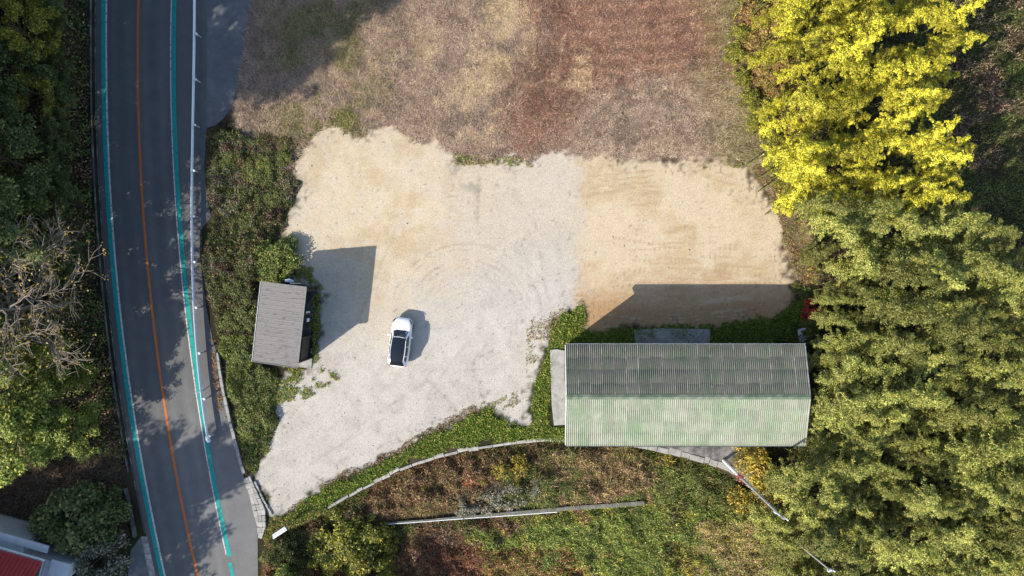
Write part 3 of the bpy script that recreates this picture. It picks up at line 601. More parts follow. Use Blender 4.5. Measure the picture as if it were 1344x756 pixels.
# ------------------------------------------------------------------ car
def build_car():
    p = P(525.5, 449, .6); yaw = math.radians(-7.0)
    t = thing("parked_car", "white hatchback with a glossy black roof parked on the gravel", "car", (p[0], p[1], Z(p[0], p[1]) + .02), yaw)
    st = [(2.15, .45, .38, .62), (2.1, .66, .28, .74), (1.95, .80, .24, .84), (1.6, .88, .24, .94), (1.1, .905, .24, 1.0), (.5, .91, .24, 1.02), (-.6, .91, .24, 1.05), (-1.3, .905, .26, 1.07), (-1.8, .88, .3, 1.06), (-2.02, .80, .36, 1.0), (-2.12, .62, .42, .9)]
    V_ = []; k = 9
    for (y, hw_, zb, zt_) in st:
        half = [(0, zb), (hw_ * .85, zb), (hw_ * .985, zb + .12), (hw_, zb + (zt_ - zb) * .5), (hw_ * .97, zb + (zt_ - zb) * .82), (hw_ * .86, zt_ - .015), (hw_ * .6, zt_ + .025), (hw_ * .3, zt_ + .04), (0, zt_ + .045)]
        V_ += [(x, y, z) for x, z in half] + [(-x, y, z) for x, z in half[1:-1][::-1]]
    k = 16; n = len(st)
    Fc = [(i * k + j, i * k + (j + 1) % k, (i + 1) * k + (j + 1) % k, (i + 1) * k + j) for i in range(n - 1) for j in range(k)] + [list(range(k))[::-1], [(n - 1) * k + j for j in range(k)]]
    b = obj("body", np.array(V_), Fc, M['car_white'], t, smooth=True); b.modifiers.new("s", 'SUBSURF').render_levels = 2; b.modifiers["s"].levels = 1
    # greenhouse
    belt = [(1.08, .50), (.95, .70), (.6, .80), (-.6, .82), (-1.55, .77), (-1.98, .62), (-2.04, .40)]
    top = [(.50, .42), (.44, .55), (.2, .60), (-.6, .62), (-1.2, .60), (-1.50, .54), (-1.56, .36)]
    zb = [1.0, 1.0, 1.0, 1.03, 1.04, 1.03, 1.02]; ztp = [1.44, 1.44, 1.47, 1.53, 1.51, 1.47, 1.46]
    def ring(pts, zs): return [(x, y, z) for (y, x), z in zip(pts, zs)] + [(-x, y, z) for (y, x), z in list(zip(pts, zs))[::-1]]
    r0, r1 = ring(belt, zb), ring(top, ztp); m_ = len(r0)
    V_ = r0 + r1 + [(0, y, z + .03) for (y, _), z in zip(top, ztp)]
    Fc = [(i, (i + 1) % m_, m_ + (i + 1) % m_, m_ + i) for i in range(m_)]
    nt_ = len(top); c0 = 2 * m_
    for i in range(nt_ - 1):
        Fc += [(m_ + i, m_ + i + 1, c0 + i + 1, c0 + i), (c0 + i, c0 + i + 1, m_ + m_ - 2 - i, m_ + m_ - 1 - i)]
    Fc = [f[::-1] for f in Fc]
    cab = obj("cabin", np.array(V_), Fc, M['car_white'], t)
    def panel(name, pts, m, par=t, d=.012):
        pts = np.array(pts, float); c = pts.mean(0); nn = np.cross(pts[1] - pts[0], pts[2] - pts[0]); nn /= np.linalg.norm(nn)
        if np.dot(nn, c - np.array([0, -.4, .9])) < 0: nn = -nn
        n = len(pts); V2 = np.r_[pts + nn * d, pts - nn * .01]
        return obj(name, V2, [list(range(n)), list(range(n, 2 * n))[::-1]] + [(i, n + i, n + (i + 1) % n, (i + 1) % n) for i in range(n)], m, par)
    panel("windscreen", [(-.64, .96, 1.045), (-.4, 1.06, 1.05), (.4, 1.06, 1.05), (.64, .96, 1.045), (.50, .53, 1.435), (.3, .56, 1.44), (-.3, .56, 1.44), (-.50, .53, 1.435)], M['glass'])
    # black roof with a gentle crown
    ys = np.linspace(.44, -1.6, 8); zs = np.interp(-ys, [-.5, -.2, .6, 1.2, 1.56], [1.44, 1.47, 1.53, 1.51, 1.46]); V_ = []
    for y, z in zip(ys, zs):
        wv = np.interp(y, [-1.6, -1.3, -.6, .44], [.5, .55, .59, .55]); V_ += [(x * wv, y, z + .042 - .022 * x * x) for x in np.linspace(-1, 1, 5)]
    Fc = [(i * 5 + j, (i + 1) * 5 + j, (i + 1) * 5 + j + 1, i * 5 + j + 1) for i in range(7) for j in range(4)]
    obj("roof_panel", np.array(V_), [f[::-1] for f in Fc], M['car_black'], t, smooth=True)
    panel("rear_window", [(-.49, -1.55, 1.47), (.49, -1.55, 1.47), (.64, -2.0, 1.06), (-.64, -2.0, 1.06)], M['glass'])
    for sg in (-1, 1):
        panel("side_window", [(sg * .77, .68, 1.05), (sg * .82, -.25, 1.06), (sg * .635, -.25, 1.48), (sg * .60, .36, 1.44)], M['glass'])
        panel("side_window", [(sg * .815, -.32, 1.07), (sg * .80, -1.1, 1.09), (sg * .63, -1.05, 1.46), (sg * .635, -.32, 1.47)], M['glass'])
        panel("side_window", [(sg * .79, -1.18, 1.09), (sg * .74, -1.62, 1.11), (sg * .60, -1.4, 1.42), (sg * .62, -1.15, 1.45)], M['glass'])
        MB().tube([(sg * .60, .25, 1.50), (sg * .615, -.2, 1.55), (sg * .625, -.8, 1.57), (sg * .58, -1.45, 1.52)], .024, 6).build("roof_rail", M['steel_white'], t)
        MB().prism([(sg * .88, .62), (sg * 1.06, .60), (sg * 1.08, .48), (sg * .88, .50)][::sg], 1.0, 1.16).build("wing_mirror", M['car_white'], t, bevel=.03)
        panel("headlight", [(sg * .60, 2.08, .70), (sg * .80, 1.86, .80), (sg * .84, 1.6, .90), (sg * .74, 1.75, .90), (sg * .58, 2.0, .80)], M['plastic'], d=.03)
        panel("tail_light", [(sg * .60, -2.1, .78), (sg * .82, -1.97, .80), (sg * .82, -1.93, .98), (sg * .62, -2.06, .96)], M['red_lamp'], d=.03)
        for y in (1.32, -1.3):
            pr = [(0, .1), (.2, .1), (.29, .09), (.32, .05), (.32, -.05), (.29, -.09), (.2, -.1), (0, -.1)]
            th_ = np.linspace(0, 2 * np.pi, 21)[:-1]
            V2 = [(sg * .80 + dx, y + r * math.cos(a), .32 + r * math.sin(a)) for r, dx in pr[1:-1] for a in th_]
            F2 = [(i * 20 + j, i * 20 + (j + 1) % 20, (i + 1) * 20 + (j + 1) % 20, (i + 1) * 20 + j) for i in range(5) for j in range(20)]
            wv = obj("wheel", np.array(V2), F2, M['rubber'], t, smooth=True)
            rm = MB(); x0 = sg * .895
            for q in range(5):
                a = q * 2 * np.pi / 5; d = np.array([0, math.cos(a), math.sin(a)]); e = np.array([0, -math.sin(a), math.cos(a)]) * .03; c = np.array([x0, y, .32])
                rm.add([c + e + d * .02, c - e + d * .02, c - e * .8 + d * .21, c + e * .8 + d * .21, c + e + d * .02 - [sg * .02, 0, 0], c - e + d * .02 - [sg * .02, 0, 0], c - e * .8 + d * .21 - [sg * .02, 0, 0], c + e * .8 + d * .21 - [sg * .02, 0, 0]], [(0, 1, 2, 3), (4, 5, 6, 7), (0, 3, 7, 4), (1, 2, 6, 5)])
            rm.build("rim", M['chrome'], wv)
        for y in (.15, -.75): MB().box(sg * .905 - .015, sg * .905 + .02, y - .09, y + .09, .86, .89).build("door_handle", M['car_white'], t)
    MB().box(-.4, .4, 2.12, 2.16, .46, .6).build("grille", M['plastic'], t, bevel=.02)
    MB().box(-.17, .17, -2.15, -2.125, .62, .78).build("number_plate", M['white_board'], t)
    # bonnet shut lines as thin dark grooves and a pale sun strip behind the screen
    MB().box(-.53, .53, .43, .56, 1.44, 1.476).build("roof_header", M['car_black'], t, bevel=.012)
    MB().tube([(-.66, .40, 1.40), (-.4, .49, 1.485), (0, .52, 1.495), (.4, .49, 1.485), (.66, .40, 1.40)], .02, 6).build("header_trim", M['steel_white'], t)
    MB().tube([(-.25, .98, 1.09), (.05, .88, 1.15), (.42, .94, 1.09)], .012, 4).build("wiper", M['plastic'], t)
build_car()

# ------------------------------------------------------------------ signs and poles
p = G(366, 700, 1.6); t = thing("sign_board", "blank white rectangular sign board on two posts above the roadside weeds", "sign", p, math.radians(33))
MB().add([(x, y + d_, z) for d_ in (0, .05) for x, y, z in ((-.66, .14, 1.35), (.6, .14, 1.35), (.78, -.14, 1.7), (-.62, -.14, 1.7))], [(0, 1, 2, 3), (7, 6, 5, 4), (0, 4, 5, 1), (1, 5, 6, 2), (2, 6, 7, 3), (3, 7, 4, 0)]).build("panel", M['white_board'], t)
for x in (-.45, .42): MB().tube([(x, -.02, -.1), (x, -.02, 1.46)], .03, 8).build("post", M['galv'], t)
p = G(352, 709, 1.0); t = thing("marker_post", "slim leaning yellow marker post beside the white sign board", "post", p)
MB().tube([(.18, .3, -.1), (-.16, -.28, 1.35)], .04, 8).build("post", M['yellow'], t)
MB().tube([(-.16, -.28, 1.35), (-.175, -.3, 1.42)], [.05, .03], 8).build("post_cap", M['yellow'], t)
pb = P(949, 604); p = np.array([pb[0], pb[1], 0]); topw = P(1029, 681, 13.2)
t = thing("utility_pole", "tall leaning concrete utility pole with a white sleeve behind the barn", "utility pole", p); d = topw - p
def at_(u): return d * u
MB().tube([at_(0) - [0, 0, .2], at_(.999)], [.125, .085], 12).build("pole", M['pole'], t)
MB().tube([at_(.01), at_(.3)], [.14, .13], 12).build("sleeve", M['steel_white'], t)
for u_ in (.55, .8): MB().tube([at_(u_), at_(u_ + .008)], .135 - .04 * u_, 12).build("band", M['galv'], t)
for i in range(8):
    q = at_(.34 + .05 * i); sg = (-1) ** i; MB().tube([q, q + [sg * .3, 0, 0]], .015, 5).build("step_bolt", M['galv'], t)
MB().tube([at_(.96) + [-.5, .3, 0], at_(.96) + [.5, -.3, 0]], .05, 6).build("crossarm", M['galv'], t)
for s_ in (-.42, .42): MB().tube([at_(.96) + [s_, -s_ * .6, .04], at_(.96) + [s_, -s_ * .6, .14], at_(.96) + [s_, -s_ * .6, .22]], [.03, .06, .03], 8).build("insulator", M['white_board'], t)
pole_d, pole_p = d, p
tp = P(1089, 748, 12.0); bp = P(1018, 690, 0); b_ = G(1018, 690)
t = thing("steel_pole", "slim white steel pole rising out of the bamboo with a small cap", "pole", b_); d = tp - b_
MB().tube([d * 0 - [0, 0, .2], d * .985], [.06, .045], 10).build("pole", M['galv'], t)
MB().box(*(d[0] - .14, d[0] + .14), *(d[1] - .08, d[1] + .08), d[2] - .12, d[2] + .12).build("cap_box", M['galv'], t, bevel=.03)
for s_ in (-.2, .2): MB().tube([d + [s_, 0, .1], d + [s_, 0, .3]], [.04, .05], 8).build("insulator", M['white_board'], t)
# white board leaning by the barn corner
pts = [P(1043, 432), P(1053, 429), P(1059, 446), P(1055, 449), P(1049, 450), P(1046, 443)]
o0 = np.mean(pts, 0); m = MB(); q0 = [(a[0] - o0[0], a[1] - o0[1]) for a in pts]
m.prism(q0[::-1], -.02, .02)
tag(m.build("white_panel", M['white_board'], loc=(o0[0], o0[1], .3), rot=(0.3, 0.16, 0)), "torn white sheet panel lying in the weeds near the barn corner", "panel")

# ------------------------------------------------------------------ house, lower left corner
ha = math.radians(-16); hx = np.array([math.cos(ha), math.sin(ha), 0]); hy = np.array([-math.sin(ha), math.cos(ha), 0])
hc = P(55, 738, 4.4); ho = np.array([hc[0], hc[1], 0])    # NE corner of the red roof is the local origin
hs = thing("red_roof_house", "white house with a red tiled roof beside the roadside bushes", "house", ho, ha)
Lx, Ly = 11.0, 5.2; e0, rdg = 4.2, 5.9
MB().box(-Lx + .6, -.6, -Ly + .5, -.5, -.2, 4.0).build("wall", M['white_wall'], hs)
for sgn in (0, 1):
    ya, yb = (0, -Ly / 2) if sgn == 0 else (-Ly, -Ly / 2)
    ncol, nrow = 34, 10; V_ = []; Fc = []; per = 6
    xs = np.linspace(-Lx, 0, ncol * per + 1); zw = .085 * np.abs(np.sin(np.arange(ncol * per + 1) / per * np.pi))
    for r in range(nrow):
        for u_, dz in ((r / nrow, .085), ((r + 1) / nrow, .0)):
            y = ya + (yb - ya) * u_; z = e0 + (rdg - e0) * u_ + dz; V_ += [(x, y, z + w_) for x, w_ in zip(xs, zw)]
    n_ = len(xs)
    for r in range(2 * nrow - 1):
        for i in range(n_ - 1): Fc.append((r * n_ + i, r * n_ + i + 1, (r + 1) * n_ + i + 1, (r + 1) * n_ + i))
    if sgn == 0: Fc = [f[::-1] for f in Fc]
    tf = obj("tile_field", np.array(V_), np.array(Fc), M['red_tile'], hs); tf["kind"] = "stuff"
rf = MB().add([(-Lx + .1, -.1, e0 - .06), (-.1, -.1, e0 - .06), (-.1, -Ly / 2, rdg - .06), (-Lx + .1, -Ly / 2, rdg - .06), (-.1, -Ly + .1, e0 - .06), (-Lx + .1, -Ly + .1, e0 - .06)], [(0, 1, 2, 3), (3, 2, 4, 5), (1, 4, 2), (0, 3, 5), (0, 5, 4, 1)]).build("roof_base", M['wood_dark'], hs)
MB().tube([(-Lx - .05, -Ly / 2, rdg + .06), (.05, -Ly / 2, rdg + .06)], .12, 8).build("ridge_tile", M['red_tile'], hs)
MB().box(-Lx, .02, .03, .12, e0 - .12, e0 + .0).build("eaves_gutter", M['steel_white'], hs)
# pale lower roofs round it
MB().box(-Lx, -.5, .0 + .13, .75, 3.05, 3.2).build("veranda_roof", M['white_wall'], hs)
MB().box(.04, 1.55, -Ly, -.25, 3.0, 3.15).build("porch_roof", M['white_wall'], hs)
MB().box(-.55, 1.4, -Ly + .2, -.5, -.2, 2.99).build("porch_wall", M['white_wall'], hs)
MB().box(-Lx + .2, -2.5, -.49, .6, -.2, 3.04).build("veranda_wall", M['white_wall'], hs)
w_ = MB().box(1.403, 1.44, -3.2, -1.6, .9, 2.1).build("window", M['steel_white'], hs); MB().box(1.443, 1.45, -3.1, -1.7, 1.0, 2.0).build("pane", M['glass'], w_)

# ================================================================== vegetation
def leaves(C, size, asp=.4, flat=.35, r=rng, dirs=None, tilt=.5):
    """diamond leaf faces round the centres C, mostly turned to the sky"""
    n = len(C); size = np.broadcast_to(size, (n,))
    nr = r.normal(size=(n, 3)) * tilt; nr[:, 2] += 1
    if dirs is not None: nr = nr + dirs * np.array([.5, .5, .3])
    nr /= np.linalg.norm(nr, axis=1)[:, None]
    d = r.normal(size=(n, 3))
    if dirs is not None: d = d * .6 + dirs
    d -= nr * (d * nr).sum(1)[:, None]; d /= np.linalg.norm(d, axis=1)[:, None] + 1e-9; sd = np.cross(nr, d)
    hl_ = (size / 2)[:, None]; hw_ = hl_ * asp
    V_ = np.stack([C - d * hl_, C + sd * hw_ + nr * hl_ * .1, C + d * hl_, C - sd * hw_ + nr * hl_ * .1], 1).reshape(-1, 3)
    return V_, np.arange(4 * n).reshape(n, 4)
LK = 1.35
def pal(n, cols, wts, r=rng, jit=.18):
    c = np.array(cols)[r.choice(len(cols), n, p=np.array(wts) / sum(wts))] * LK
    return c * r.uniform(1 - jit, 1 + jit, (n, 1)) * r.uniform(.94, 1.06, (n, 3))
def blades(C, h, wd, lean, r=rng, flow=None):
    n = len(C); b = r.uniform(0, 2 * np.pi, n) if flow is None else flow + r.normal(0, 1.3, n); a = b + np.pi / 2 + r.normal(0, .4, n); w_ = np.stack([np.cos(a), np.sin(a), 0 * a], 1) * (np.broadcast_to(wd, (n,)) / 2)[:, None]
    h = np.broadcast_to(h, (n,)); ln = np.broadcast_to(lean, (n,)) * h
    tip = C + np.stack([np.cos(b) * ln, np.sin(b) * ln, h], 1)
    V_ = np.stack([C - w_, C + w_, tip], 1).reshape(-1, 3); return V_, np.arange(3 * n).reshape(n, 3)
def scatter(poly, dens, margin=0):
    a = np.array(poly, float); x0, y0 = a.min(0); x1, y1 = a.max(0); n = int((x1 - x0) * (y1 - y0) / 225 * dens)
    x = rng.uniform(x0, x1, n); y = rng.uniform(y0, y1, n); k = inside(poly, x, y); x, y = x[k], y[k]
    return x, y, (x - 672) / 15, (378 - y) / 15
def to3(x, y, dz=0): return np.stack([x, y, zt(x, y) + dz], 1)

# --- dry field grass
fx_, fy_, x, y = scatter([(300, -60), (960, -60), (1000, 130), (1010, 215), (1060, 300), (1085, 400), (1060, 400), (1030, 330), (1000, 235), (960, 205), (300, 225)], 430)
wb = (fbm(x, y, 1.6, 4, 1) - .5) * 26 + (fbm(x, y, .5, 3, 2) - .5) * 22
k = (sdf(LOT, fx_, fy_) + wb > -1) & ((fx_ > 312) | (fy_ > 175)) & (fx_ + (fy_ - 0) * .16 > 330); fx_, fy_, x, y, wb = fx_[k], fy_[k], x[k], y[k], wb[k]
n = len(x); nA = fbm(x, y, 1.6, 4, 1); nB = fbm(x, y, 2.4, 4, 5); nC = fbm(x, y, 6, 3, 0)
c = pal(n, [S(188, 164, 144, .76), S(164, 140, 122, .72), S(208, 188, 160, .78), S(132, 112, 97, .64)], [4, 3, 1.8, 1.4], jit=.12)
redm = (sdf(RED, fx_, fy_) + wb * 2.2 + rng.normal(0, 14, n) < 0) & (rng.random(n) < .72); c[redm] = pal(redm.sum(), [S(156, 116, 94, .7), S(134, 96, 78, .64), S(190, 150, 122, .74)], [4, 3, 1.8], jit=.12)
gm = ((fx_ < 520) & (rng.random(n) < sst(540, 440, fx_) * sst(330, 400, fx_) * .6 * sst(.38, .56, nA))) | (rng.random(n) < .5 * sst(890, 1000, fx_ + (nC - .5) * 120)); c[gm] = pal(gm.sum(), [S(140, 140, 70, .7), S(110, 124, 58, .65), S(172, 162, 100, .75)], [3, 2, 2])
for cx, cy, r in ((640, 100, 36), (655, 40, 22), (668, 15, 20), (755, 108, 16), (615, 175, 20), (445, 60, 16), (560, 60, 14), (620, 128, 26), (690, 70, 14), (500, 110, 16)):
    m_ = (np.hypot(fx_ - cx, (fy_ - cy) * 1.1) + wb * 3.2 + (nA - .5) * 60 < r) & (rng.random(n) < .5); c[m_] = pal(m_.sum(), [S(216, 194, 158, .76), S(198, 174, 140, .74)], [2, 2], jit=.1)
dk = (fbm(x, y, .8, 3, 7) > .57) & (rng.random(n) < .55); c[dk] *= .72
mow = np.sin((fy_ + 9 * np.sin(fx_ / 70) + wb * .25) / 2.6) * sst(690, 780, fx_) * sst(135, 95, fy_); c *= (1 + .16 * mow)[:, None]
rr_2 = np.hypot(fx_ - 850, fy_ - 205); mow2 = np.sin(rr_2 / 2.4) * sst(110, 95, rr_2) * (fy_ < 215); c *= (1 + .10 * mow2)[:, None]
keepb = rng.random(n) < np.where(mow < -.3, .6, 1)
tall = sst(.45, .65, nB); hh = rng.uniform(.05, .15, n) * (1 + 1.1 * tall) * np.where(fx_ < 520, 1.4, 1.0) * np.where((fy_ > 130) & (fx_ > 730) & (fx_ < 950), .55, 1)
V_, Fc = blades(to3(x, y), hh, rng.uniform(.018, .042, n), rng.uniform(.6, 2.2, n), flow=fbm(x, y, 2.6, 3, 4) * 14)
tx_, ty_, tX, tY = scatter([(318, -50), (955, -50), (985, 130), (990, 205), (830, 200), (600, 200), (330, 160)], 2.2)
kt = (fbm(tX, tY, 2.0, 3, 6) > .46) & (sdf(LOT, tx_, ty_) > 8) & (tx_ > 330); tX, tY = tX[kt], tY[kt]; nt_ = len(tX)
q_ = np.repeat(np.stack([tX, tY], 1), 16, 0) + rng.normal(0, .07, (nt_ * 16, 2)); tone = np.repeat(rng.uniform(.5, 1.05, nt_), 16)[:, None]
V2, F2 = blades(to3(q_[:, 0], q_[:, 1], -.01), np.repeat(rng.uniform(.1, .3, nt_), 16) * rng.uniform(.6, 1.2, nt_ * 16), rng.uniform(.02, .045, nt_ * 16), rng.uniform(.3, 1.1, nt_ * 16))
c2 = pal(nt_ * 16, [S(170, 146, 116, .72), S(138, 110, 88, .66), S(196, 176, 140, .76), S(120, 116, 70, .6)], [3, 3, 2, 1]) * tone
V_, Fc, c = V_[np.repeat(keepb, 3)], None, c[keepb]; Fc = np.arange(len(V_)).reshape(-1, 3); Fc = np.r_[Fc, F2 + len(V_)]; V_ = np.r_[V_, V2]; c = np.r_[c, c2]
stuff(obj("dry_grass", V_, Fc, M['grass'], col=np.repeat(c, 3, 0)), "short dry brown grass covering the open field", "grass")

# --- green grass round lot, barn and shed
def grass_patch(name, label, polys, dens, cols, wts, h0, h1, thr=.0, lean=(.3, 1.1), broad=.3):
    Vs, Fs, Cs, b = [], [], [], 0
    for poly in polys:
        fx_, fy_, x, y = scatter(poly, dens)
        nz = fbm(x, y, 1.1, 4, 3); wb = (fbm(x, y, .9, 3, 6) - .5) * 24
        k = (sdf(poly, fx_, fy_) + wb < 0) & (nz > thr); x, y, nz = x[k], y[k], nz[k]; n = len(x)
        if not n: continue
        c = pal(n, cols, wts); sh = rng.uniform(h0, h1, n) * (.5 + nz)
        q = rng.random(n) < broad
        V_, Fc = blades(to3(x[~q], y[~q], -.01), sh[~q], rng.uniform(.03, .07, (~q).sum()), rng.uniform(*lean, (~q).sum()))
        Vs.append(V_); Fs.append(np.c_[Fc, Fc[:, 2]] + b if False else Fc + b); Cs.append(np.repeat(c[~q], 3, 0)); b += len(V_)
        C = to3(x[q], y[q]); C[:, 2] += sh[q] * rng.uniform(.2, .9, q.sum()); V_, Fq = leaves(C, rng.uniform(.1, .22, q.sum()), .5, .5)
        T = np.concatenate([Fq[:, [0, 1, 2]], Fq[:, [0, 2, 3]]]); Vs.append(V_); Fs.append(T + b); Cs.append(np.repeat(c[q], 4, 0)); b += len(V_)
    return stuff(obj(name, np.concatenate(Vs), np.concatenate(Fs), M['grass'], col=np.concatenate(Cs)), label, "grass")
GR = [S(104, 126, 46, .88), S(80, 104, 40, .8), S(142, 146, 66, .88), S(166, 148, 92, .85)]
strip = [(372, 680), (400, 655), (440, 632), (480, 616), (520, 597), (560, 572), (600, 552), (640, 532), (668, 552), (694, 560), (702, 500), (716, 468), (726, 428), (742, 408), (766, 400), (770, 430), (775, 434),
         (832, 436), (832, 458), (748, 458), (724, 456), (722, 560), (742, 560), (742, 580), (700, 577), (660, 580), (620, 587), (590, 592), (560, 601), (530, 611), (490, 631), (450, 652), (423, 669), (390, 684)]
grass_patch("green_grass", "lush green grass along the top of the curved retaining wall", [strip], 420, GR, [4, 4, 2, 1], .12, .34)
grass_patch("green_grass", "dark green weeds in the barn shade between slab and sand", [[(770, 437), (832, 425), (930, 425), (985, 418), (1030, 405), (1050, 385), (1070, 390), (1060, 430), (1045, 452), (934, 452), (932, 458), (770, 458)]], 380, GR, [3, 4, 1, .6], .12, .32)
grass_patch("weed_patch", "sparse low weeds at the foot of the shed on pale gravel", [[(335, 478), (420, 480), (450, 495), (420, 515), (400, 525), (360, 530), (345, 560), (355, 590), (335, 615), (325, 600), (330, 540)], [(404, 375), (422, 385), (420, 470), (408, 482)], [(385, 345), (412, 352), (425, 380), (390, 374)]],
            330, GR, [3, 2, 3, 2], .08, .26, thr=.46)
grass_patch("weed_patch", "scattered brown and green weeds on the gravel near the slab", [[(690, 420), (768, 392), (768, 412), (735, 420), (720, 470), (705, 520), (660, 540), (600, 560), (690, 500)]], 120, GR + [S(150, 118, 92, .7)], [1, 1, 2, 2, 4], .06, .18, thr=.5)
grass_patch("weed_patch", "dry brown verge weeds between the sand and the bamboo", [[(975, 205), (1010, 225), (1050, 300), (1062, 390), (1045, 400), (1036, 330), (1010, 255)]], 260, [S(150, 118, 92, .7), S(176, 146, 112, .75), S(120, 96, 74, .65), S(120, 128, 60, .65)], [4, 3, 3, 1.6], .1, .35)
grass_patch("weed_patch", "straw coloured weeds in the joint between road and thicket", [[(276, 445), (283, 445), (290, 510), (296, 550), (285, 548), (281, 500)], [(310, 560), (322, 600), (330, 625), (322, 625), (312, 600)]], 260, [S(176, 128, 92, .75), S(150, 118, 80, .7), S(128, 130, 66, .7)], [4, 3, 1.5], .08, .28)
grass_patch("field_rim_grass", "tufts of weeds along the ragged edge of field and sand", [[(425, 140), (470, 150), (470, 178), (420, 172), (400, 195), (392, 190)], [(590, 200), (640, 206), (690, 206), (700, 220), (640, 216), (600, 218)], [(950, 205), (972, 206), (975, 222), (955, 220)]], 200, GR + [S(140, 118, 84, .7)], [2, 2, 2, 2, 3], .1, .3, thr=.42)

grass_patch("weed_patch", "low mixed weeds at the end of the wall near the sign board", [[(345, 700), (360, 678), (376, 676), (425, 664), (440, 668), (400, 690), (372, 702), (350, 716)]], 420, GR + [S(150, 118, 92, .7)], [2, 3, 2, 2, 3], .15, .45)
grass_patch("weed_patch", "thin brown dead weeds fringing the green grass and gravel", [[(376, 668), (420, 636), (460, 614), (520, 588), (560, 562), (610, 536), (645, 520), (650, 536), (610, 556), (560, 582), (520, 604), (460, 630), (420, 650), (380, 682)]], 190, [S(150, 122, 92, .7), S(176, 150, 116, .75), S(120, 98, 74, .65), S(126, 128, 66, .65)], [3, 3, 3, 2], .06, .2, thr=.4)

# --- leafy ground cover with mounded height
def thicket(name, label, cat, poly, dens, cols_fn, hmax, size=(.1, .21), margin=14, hn=2.4, stems=.12, asp=.6, bright=1.0, avoid=None):
    fx_, fy_, x, y = scatter(poly, dens)
    if avoid:
        k = np.ones(len(x), bool)
        for ln_, dm in avoid: k &= pdist(ln_, fx_, fy_) > dm * rng.uniform(.55, 1.15, len(x))
        fx_, fy_, x, y = fx_[k], fy_[k], x[k], y[k]
    d = -sdf(poly, fx_, fy_) + (fbm(x, y, 1.2, 3, 6) - .5) * 26
    k = d > 0; fx_, fy_, x, y, d = fx_[k], fy_[k], x[k], y[k], d[k]; n = len(x)
    dl_ = np.full(n, 99.) if not avoid else np.minimum.reduce([pdist(l_, fx_, fy_) for l_, _ in avoid])
    hgt = hmax * sst(0, margin, d) * (.25 + .75 * sst(4, 26, dl_)) * (.25 + 1.3 * np.clip(fbm(x, y, hn, 4, 7) - .22, 0, 1)) * (.25 + 1.5 * fbm(x, y, .75, 2, 4))
    c = cols_fn(fx_, fy_, x, y, n) * bright; C = to3(x, y); C[:, 2] += hgt * (1 - .55 * rng.random(n) ** 2)
    q = rng.random(n) < stems
    V1, F1 = leaves(C[~q], rng.uniform(*size, (~q).sum()), asp, tilt=.6); T = np.concatenate([F1[:, [0, 1, 2]], F1[:, [0, 2, 3]]])
    V2, F2 = blades(C[q] - [0, 0, .1], rng.uniform(.2, .5, q.sum()), rng.uniform(.03, .05, q.sum()), rng.uniform(.6, 1.6, q.sum()))
    o = obj(name, np.r_[V1, V2], np.r_[T, F2 + len(V1)], M['leaf'], col=np.r_[np.repeat(c[~q], 4, 0), np.repeat(c[q], 3, 0)])
    return stuff(o, label, cat)
def mixer(sets, scale=2.2, seed=3):
    def fn(fx_, fy_, x, y, n):
        v = fbm(x, y, scale, 4, seed) + rng.normal(0, .05, n); e = np.linspace(.34, .64, len(sets) - 1); ix = np.searchsorted(e, v)
        c = np.zeros((n, 3))
        for i, (cols, wts) in enumerate(sets):
            m_ = ix == i
            if m_.any(): c[m_] = pal(m_.sum(), cols, wts, jit=.25)
        return c
    return fn
OL = ([S(96, 104, 50, .6), S(70, 84, 38, .55), S(128, 124, 62, .65)], [3, 3, 2])
DG = ([S(74, 84, 38, .55), S(58, 68, 32, .5), S(96, 104, 48, .6)], [3, 3, 2])
LG = ([S(110, 128, 52, .66), S(86, 106, 42, .6), S(146, 148, 72, .68)], [3, 3, 2])
BR = ([S(112, 88, 66, .6), S(86, 66, 52, .55), S(150, 120, 88, .65), S(70, 54, 44, .5)], [3, 3, 2, 2])
RB = ([S(140, 84, 62, .6), S(110, 70, 54, .55), S(160, 120, 84, .65)], [3, 3, 1.5])
GY = ([S(150, 142, 130, .6), S(120, 112, 100, .55)], [2, 2])
YL = ([S(176, 160, 60, .7), S(140, 132, 56, .65), S(108, 112, 48, .6)], [3, 3, 2])
HED = [(268, 168), (330, 172), (392, 172), (400, 190), (392, 215), (396, 240), (380, 280), (374, 310), (388, 345), (382, 368), (342, 374), (333, 476), (366, 486), (362, 520), (366, 556), (350, 592), (336, 622), (326, 622), (312, 585), (303, 540), (292, 480), (283, 440), (272, 405), (266, 340), (278, 290), (272, 250), (270, 210)]
def hedc(fx_, fy_, x, y, n):
    c = mixer([BR, OL, DG, BR, DG, OL, LG, GY, BR], 1.5, 5)(fx_, fy_, x, y, n); k = (fy_ > 440) & (rng.random(n) < .6); c[k] = pal(k.sum(), *LG); 
    k = (np.hypot(fx_ - 368, fy_ - 340) < 30) & (rng.random(n) < .8); c[k] = pal(k.sum(), *LG); return c
thicket("vine_thicket", "tangled green and brown vines between the road and the lot", "vines", HED, 420, hedc, .9, bright=1.3)
SLP = [(345, 706), (372, 697), (423, 676), (450, 659), (490, 638), (530, 618), (590, 599), (660, 587), (740, 581), (800, 584), (850, 592), (900, 604), (935, 613), (965, 626), (990, 650), (1010, 680), (1030, 760), (1030, 830), (340, 830), (340, 740)]
W2p = [(PX(w2a[0]), PY(w2a[1])), (PX(w2b[0]), PY(w2b[1]))]
